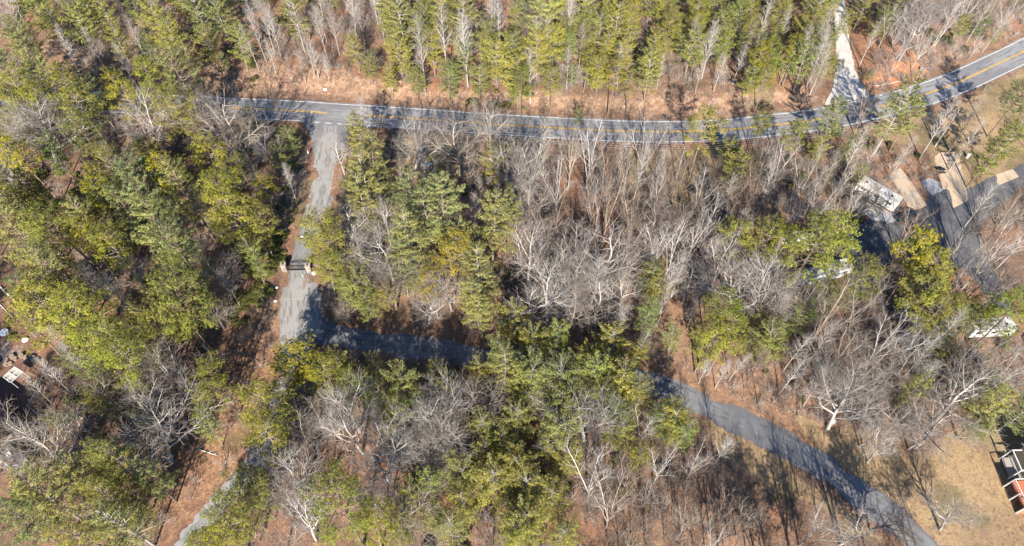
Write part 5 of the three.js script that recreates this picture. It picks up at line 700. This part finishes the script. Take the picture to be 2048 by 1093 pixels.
// fallen trunks
function fallen(label, a, b, r, seed) { const g = new Grow(), rnd = rng(seed), A = V(a[0], groundY(...a) + r * 0.8, a[1]), B = V(b[0], groundY(...b) + r * 0.8, b[1]), d = B.clone().sub(A), br = limb(g, rnd, A, d.clone().normalize(), d.length(), r, r * 0.4, 6, 0.035, 0, 7, [0.5, 0.45, 0.4]); for (let k = 0; k < 4; k++) { const q = br.at(0.4 + rnd() * 0.6), e = tilted(rnd, q.d, 0.7, rnd() * 6.28); e.y = Math.abs(e.y); limb(g, rnd, q.p, e.normalize(), 0.6 + rnd(), r * 0.35, 0.01, 3, 0.1, 0, 4, [0.45, 0.4, 0.36]); } const geo = g.geometry(); geo.translate(-A.x, -A.y, -A.z); single('fallen_trunk', label, 'log', geo, barkMat, A.x, A.y, A.z); }
fallen('thick pale trunk lying across the red clearing at left edge', [-94.9, -74.6], [-88, -68.8], 0.17, 1);
fallen('thin pale trunk lying below the thick one in red clearing', [-93.1, -70.5], [-89.2, -67.3], 0.1, 2);
fallen('pale trunk pointing at the small white bundle', [-91.2, -65.2], [-85.9, -63.1], 0.1, 3);
fallen('short pale stick in the red clearing near the pines', [-86.5, -65.7], [-83.6, -63.4], 0.08, 4);
fallen('pale log lying on the leaf-covered slope by lower drive', [-49.6, -42.9], [-46.3, -41.9], 0.11, 5);
fallen('dark fallen trunk near the gravel drive junction', [85.2, -132.2], [93.5, -134.5], 0.1, 6);
fallen('pale leaning log on the planted bank above the gate', [-44.6, -88.6], [-44.2, -86.2], 0.12, 7);
// left-hand house and yard
{ const t = thing('brown_roofed_house', 'house with brown shingle roof and white fascia at left edge', 'house', -83.2, 0, -45.0, -0.5);
  const L = 11, W = 8; part('wall', box(L - 0.8, 2.9, W - 0.8, 0, 1.45, 0), beigeTrim, t);
  for (const s of [-1, 1]) { const roof = part('roof', box(L, 0.14, W / 2 / Math.cos(0.36) + 0.02, 0, 0, 0), brownShingle, t); roof.rotation.x = s * 0.36; roof.position.set(0, 2.9 + Math.tan(0.36) * W / 4 + 0.06, s * W / 4); for (let k = 0; k < 16; k++) part('shingle_course', box(L, 0.02, 0.27, 0, 0.085, -W / 4 - 0.1 + k * 0.275), k % 3 ? brownShingle : mat(0.16, 0.11, 0.09, 0.9), roof); part('fascia', box(L + 0.1, 0.22, 0.06, 0, 2.86, s * (W / 2 + 0.03)), whitePaint, t); }
  part('door', box(1.0, 2.1, 0.08, 1.5, 1.1, -(W - 0.8) / 2 - 0.02), whitePaint, t); for (const x of [-3, 3.6]) { const w = part('window', box(1.2, 1.1, 0.06, x, 1.6, -(W - 0.8) / 2 - 0.02), darkGlass, t); part('window_frame', join([box(1.4, 0.1, 0.08, x, 2.2, -(W - 0.8) / 2 - 0.03), box(1.4, 0.1, 0.08, x, 1.0, -(W - 0.8) / 2 - 0.03)]), whitePaint, w); } }
{ const t = thing('garden_canopy', 'white fabric garden canopy of four panels in the left-hand yard', 'canopy', -82.75, 0, -54.95, -0.5); for (const sx of [-1, 1]) for (const sz of [-1, 1]) { const g = new THREE.PlaneGeometry(0.98, 1.05, 6, 6).rotateX(-Math.PI / 2), p = g.attributes.position; for (let k = 0; k < p.count; k++) { const x = p.getX(k), z = p.getZ(k); p.setY(k, -0.1 * (1 - (2 * x) ** 2) * (1 - (2 * z / 1.05) ** 2)); } g.computeVertexNormals(); g.translate(sx * 0.52, 2.42, sz * 0.55); part('fabric_panel', g, new THREE.MeshStandardMaterial({ color: RGB(0.3, 0.29, 0.26), roughness: 0.9, side: THREE.DoubleSide }), t); part('post', box(0.07, 2.4, 0.07, sx * 1.02, 1.2, sz * 1.1), whitePaint, t); } for (const s of [-1, 0, 1]) { part('frame_bar', box(2.1, 0.06, 0.06, 0, 2.45, s * 1.1), whitePaint, t); part('frame_bar', box(0.06, 0.06, 2.2, s * 1.02, 2.48, 0), whitePaint, t); } }
{ const t = thing('yard_fence', 'dark wire fence running down from the white canopy', 'fence', 0, 0, 0); const A = [-82, -56.4], B = [-71.5, -51.3]; for (let k = 0; k <= 5; k++) { const u = k / 5; part('post', box(0.09, 1.25, 0.09, lerp(A[0], B[0], u), 0.6, lerp(A[1], B[1], u)), wood, t); } for (const y of [0.35, 0.75, 1.15]) part('rail', bar(V(A[0], y, A[1]), V(B[0], y, B[1]), 0.03), wood, t); }
{ const t = thing('yard_railing', 'white railing around the low deck behind the left-hand house', 'railing', 0, 0, 0); const P = [V(-78.6, 0, -53.0), V(-79.2, 0, -50.0), V(-76.7, 0, -48.5)]; P.forEach((p) => part('post', box(0.1, 1.1, 0.1, p.x, 0.55, p.z), whitePaint, t)); for (let k = 0; k < 2; k++) for (const y of [0.5, 1.05]) part('rail', bar(P[k].clone().setY(y), P[k + 1].clone().setY(y), 0.05), whitePaint, t); }
trailer('grey-white camper under the large bare tree in bottom left corner', -77.5, -41.2, -0.6, 6.2, 2.3, 2.6, { roof: mat(0.17, 0.17, 0.17, 0.6), body: mat(0.28, 0.28, 0.28, 0.5) });
// house at the right edge
{ const t = thing('gabled_house', 'tan gabled house with dark roof at the right edge', 'house', 84.4, 0, -37.6, 0); const L = 13, D = 9, e = 4.2, ap = 6.8;
  const s = new THREE.Shape([new THREE.Vector2(-D / 2 + 0.3, 0), new THREE.Vector2(D / 2 - 0.3, 0), new THREE.Vector2(D / 2 - 0.3, e), new THREE.Vector2(0, ap - 0.1), new THREE.Vector2(-D / 2 + 0.3, e)]);
  part('wall', new THREE.ExtrudeGeometry(s, { depth: L - 0.6, bevelEnabled: false }).rotateY(Math.PI / 2).translate(-L / 2 + 0.3, 0, 0), tanSiding, t);
  for (let k = 0; k < 14; k++) part('siding_board', box(0.03, 0.02, D - 0.7, -L / 2 + 0.29, 0.3 + k * 0.28, 0), beigeTrim, t);
  const a = Math.atan2(ap - e, D / 2); for (const q of [-1, 1]) { const r = part('roof', box(L, 0.14, D / 2 / Math.cos(a) + 0.15, 0, 0, 0), shingle, t); r.rotation.x = q * a; r.position.set(0, (e + ap) / 2 + 0.1, q * D / 4); part('rake_board', box(0.08, 0.24, D / 2 / Math.cos(a) + 0.15, -L / 2 - 0.02, 0.02, 0), whitePaint, r); }
  for (const z of [-0.9, 0.9]) { const w = part('window', box(0.06, 1.2, 0.9, -L / 2 + 0.27, 3.2, z), darkGlass, t); part('window_frame', join([box(0.08, 0.1, 1.1, -L / 2 + 0.26, 3.85, z), box(0.08, 0.1, 1.1, -L / 2 + 0.26, 2.55, z), box(0.08, 1.2, 0.1, -L / 2 + 0.26, 3.2, z - 0.5), box(0.08, 1.2, 0.1, -L / 2 + 0.26, 3.2, z + 0.5)]), whitePaint, w); } }
{ const t = thing('house_deck', 'red-brown deck with white railing beside the tan house', 'deck', 76.5, 0, -35.0, 0.05); for (let k = 0; k < 14; k++) part('plank', box(2.5, 0.05, 0.27, 0, 2.3, -1.9 + k * 0.29), brickRed, t); for (const x of [-1.2, 1.2]) for (const z of [-2, 0, 2]) part('post', box(0.14, 3.3, 0.14, x, 1.65, z), whitePaint, t); part('rail', box(0.09, 0.09, 4.1, -1.2, 3.3, 0), whitePaint, t); for (const z of [-2, 2]) part('rail', box(2.5, 0.09, 0.09, 0, 3.32, z), whitePaint, t); for (let k = 0; k < 16; k++) part('baluster', box(0.04, 0.9, 0.04, -1.2, 2.8, -1.9 + k * 0.25), whitePaint, t); part('skirting', box(2.4, 2.2, 0.06, 0, 1.15, 2.0), brickRed, t); }
{ const t = thing('screen_porch', 'white framed screened porch behind the tan house deck', 'porch', 77.6, 0, -39.8, 0); for (const x of [-1.1, 1.1]) for (const z of [-1.6, 1.6]) part('post', box(0.14, 3.4, 0.14, x, 1.7, z), whitePaint, t); for (const z of [-1.6, 1.6]) part('beam', box(2.3, 0.14, 0.14, 0, 3.47, z), whitePaint, t); for (const x of [-1.1, 1.1]) part('beam', box(0.14, 0.14, 3.2, x, 3.62, 0), whitePaint, t); part('floor', box(2.3, 0.1, 3.3, 0, 0.6, 0), greyWood, t); }
// poles and wires along the road
const POLES = [[-75, -118.5], [-17.5, -107.6], [34, -101.2], [92, -112]];
POLES.forEach(([x, z], k) => { const t = thing('utility_pole', ['wooden utility pole near the left end of the road', 'wooden utility pole right of the drive mouth', 'wooden utility pole below the middle of the road', 'wooden utility pole below the right end of the road'][k], 'utility pole', x, groundY(x, z) - 0.2, z, 0, 'utility poles along the road'); part('pole', new THREE.CylinderGeometry(0.1, 0.16, 10.3, 10).translate(0, 5.15, 0), greyWood, t); part('crossarm', box(0.1, 0.12, 2.2, 0, 9.7, 0), wood, t); for (const dz of [-0.95, -0.35, 0.35, 0.95]) part('insulator', new THREE.CylinderGeometry(0.05, 0.07, 0.18, 8).translate(0, 9.85, dz), offWhite, t); });
[-0.95, -0.35, 0.35, 0.95].forEach((dz, w) => { const gs = []; const P = [[-140, -124], ...POLES, [150, -128]]; for (let k = 0; k < P.length - 1; k++) { const pts = []; for (let q = 0; q <= 14; q++) { const u = q / 14; pts.push(V(lerp(P[k][0], P[k + 1][0], u), 9.75 - 4 * 0.9 * u * (1 - u), lerp(P[k][1], P[k + 1][1], u) + dz)); } gs.push(new THREE.TubeGeometry(new THREE.CatmullRomCurve3(pts), 40, 0.016, 4)); } single('overhead_wire', ['uppermost', 'second', 'third', 'lowest'][w] + ' of the four overhead wires strung along the road', 'wire', join(gs), steel, 0, 0, 0, 'overhead wires along the road'); });
// ---------- planting ----------
const LOOK = { bushy: 'bushy olive pine', golden: 'golden-tinged pine', plume: 'feathery plumed pine', young: 'small yellow-green evergreen', oak: 'wide bare grey tree', slim: 'slender bare tree', vase: 'forked pale bare tree', fuzzy: 'small brown twiggy sapling' };
const ONES = ['', 'first', 'second', 'third', 'fourth', 'fifth', 'sixth', 'seventh', 'eighth', 'ninth', 'tenth', 'eleventh', 'twelfth', 'thirteenth', 'fourteenth', 'fifteenth', 'sixteenth', 'seventeenth', 'eighteenth', 'nineteenth'];
const ordinal = (k) => k < 20 ? ONES[k] : k % 10 ? ['twenty', 'thirty'][Math.floor(k / 10) - 2] + '-' + ONES[k % 10] : ['twentieth', 'thirtieth'][Math.floor(k / 10) - 2];
const CATEGORY = { bushy: 'pine tree', golden: 'pine tree', plume: 'pine tree', young: 'evergreen', oak: 'bare tree', slim: 'bare tree', vase: 'bare tree', fuzzy: 'sapling' };
{
  const rnd = rng(4242);
  for (const kind in WOODS) {
    const byZone = {};
    WOODS[kind].forEach(([x, z, H, zone, wide]) => { const g = plant(kind, Math.floor(rnd() * 97), x, z, H, rnd() * 6.28, wide); (byZone[zone] ??= []).push([x / Math.hypot(z, 105), g]); });
    for (const zone in byZone) {
      const list = byZone[zone].sort((a, b) => a[0] - b[0]);
      list.forEach(([, g], k) => { g.userData = { label: LOOK[kind] + ' ' + ZONES[zone] + (list.length > 1 ? ', ' + ordinal(k + 1) + ' from left' : ''), category: CATEGORY[kind], group: LOOK[kind] + 's ' + ZONES[zone] }; });
    }
  }
}
// ---------- undergrowth ----------
function scatter(name, label, geometry, material, spots) { const m = new THREE.InstancedMesh(geometry, material, spots.length), o = new THREE.Object3D(), c = new THREE.Color(); spots.forEach(([x, z, s, a, k, sy], i) => { o.position.set(x, groundY(x, z) - 0.03, z); o.rotation.set(0, a, 0); o.scale.set(s, s * (sy ?? 1), s); o.updateMatrix(); m.setMatrixAt(i, o.matrix); m.setColorAt(i, c.setRGB(k, k, k)); }); m.name = name; m.userData = { kind: 'stuff', label }; m.castShadow = m.receiveShadow = true; scene.add(m); }
const paved = (x, z, m) => Math.min(lineDist(x, z, MAIN), lineDist(x, z, GATE), lineDist(x, z, LANE), lineDist(x, z, GRAVEL)) < m || inside(x, z, CAMP) || PADS.some((P) => inside(x, z, P)) || inside(x, z, PATIO) || inside(x, z, GRAVPAD);
{
  const rnd = rng(99), g = new Grow();
  for (let k = 0; k < 14; k++) { const d = tilted(rnd, V(0, 1, 0), 0.2 + rnd() * 0.9, rnd() * 6.28), b = limb(g, rnd, V((rnd() - 0.5) * 0.5, 0, (rnd() - 0.5) * 0.5), d, 0.9 + rnd() * 1.0, 0.022, 0.01, 3, 0.12, 0.03, 3, [1, 0.85, 0.76]); for (let q = 0; q < 4; q++) { const e = b.at(0.3 + rnd() * 0.7); limb(g, rnd, e.p, tilted(rnd, e.d, 0.7, rnd() * 6.28), 0.3 + rnd() * 0.5, 0.014, 0.008, 2, 0.12, 0.03, 3, [1, 0.86, 0.78]); } }
  const spots = [];
  for (let k = 0; k < 12000 && spots.length < 4800; k++) { const x = (rnd() - 0.5) * 280, z = -25 - rnd() * 150; if (Math.abs(x) > 80 + (-z - 28) * 0.44) continue; if (paved(x, z, 1.2) || LAWNS.some((P) => inside(x, z, P)) || CLEARINGS.some((P) => inside(x, z, P)) || inside(x, z, BANK) && rnd() < 0.8 || fbm(x * 0.06, z * 0.06 + 50, 2) < 0.42) continue; if (x > -62 && x < -40 && z > -75 && z < -34 && rnd() < 0.75) continue; spots.push([x, z, 0.6 + rnd() * 0.9, rnd() * 6.28, 0.2 + rnd() * 0.2]); }
  scatter('undergrowth', 'low brown brush under the bare trees', g.geometry(), barkMat, spots);
  const h = new Grow(); for (let k = 0; k < 26; k++) { const a = rnd() * 6.28, r = Math.sqrt(rnd()) * 0.55; tuft(h, rnd, V(Math.cos(a) * r, 0.12 + rnd() * 0.4 * (1 - r), Math.sin(a) * r), V(Math.cos(a) * 0.6, 0.6, Math.sin(a) * 0.6).normalize(), 8, 0.26, 0.06, 0.6, leafTone(rnd, [0.9, 1, 0.3]), 0.2); }
  const low = h.geometry(), bed = [];
  const beds = [[-46.5, -92, 3.2, 8], [-45, -82.5, 2.6, 5], [-47, -76, 3.4, 7], [-46.6, -103, 2, 5], [-49, -70, 3, 4], [-39, -74.8, 0.5, 1.5]];
  for (const [bx, bz, rx, rz] of beds) for (let k = 0; k < rx * rz * 6; k++) { const a = rnd() * 6.28, r = Math.sqrt(rnd()), x = bx + Math.cos(a) * r * rx, z = bz + Math.sin(a) * r * rz; if (paved(x, z, 0.9) || fbm(x * 0.5, z * 0.5, 2) < 0.42) continue; bed.push([x, z, 0.55 + rnd() * 0.6, rnd() * 6.28, 0.13 + rnd() * 0.06]); }
  for (let k = 0; k < 5000; k++) { const x = (rnd() - 0.5) * 280, z = -25 - rnd() * 150; if (paved(x, z, 1.5) || fbm(x * 0.08 + 20, z * 0.08, 2) < 0.68 || LAWNS.some((P) => inside(x, z, P))) continue; bed.push([x, z, 0.6 + rnd() * 1.1, rnd() * 6.28, 0.11 + rnd() * 0.06, 1.3]); }
  scatter('ground_cover', 'low green creeping shrubs on the forest floor', low, leafMat, bed);
}
// the wood goes on past the edges of the view: one mass, thinning into the distance
{
  const rnd = rng(777), spots = { young: [], slim: [], bushy: [] };
  for (let k = 0; k < 4000; k++) { const x = (rnd() - 0.5) * 420, z = -20 - rnd() * 230, edge = 82 + (-z - 28) * 0.44; if (!(Math.abs(x) > edge && Math.abs(x) < edge + 60) && !(z < -172)) continue; if (paved(x, z, 3)) continue; if (x > 70 && z > -60 || x > 95 && z > -125) { if (Math.abs(x) < edge + 14) continue; } const kind = rnd() < 0.45 ? 'young' : rnd() < 0.6 ? 'slim' : 'bushy'; if (spots[kind].length < 260) spots[kind].push([x, z, 0.7 + rnd() * 0.4, rnd() * 6.28]); }
  for (const kind in spots) { const t = KINDS[kind][1]; for (const [p, m] of [['trunk', barkMat], ['crown', BARE.includes(kind) ? barkMat : leafMat]]) { const im = new THREE.InstancedMesh(t[p], m, spots[kind].length), o = new THREE.Object3D(); spots[kind].forEach(([x, z, s, r], i) => { o.position.set(x, groundY(x, z), z); o.rotation.y = r; o.scale.setScalar(s); o.updateMatrix(); im.setMatrixAt(i, o.matrix); }); im.name = numbered('surrounding_woods'); im.userData = { kind: 'stuff', label: 'unbroken wood carrying on beyond the edges of the view' }; scene.add(im); } }
}
shadowed(scene);
renderer.render(scene, camera);
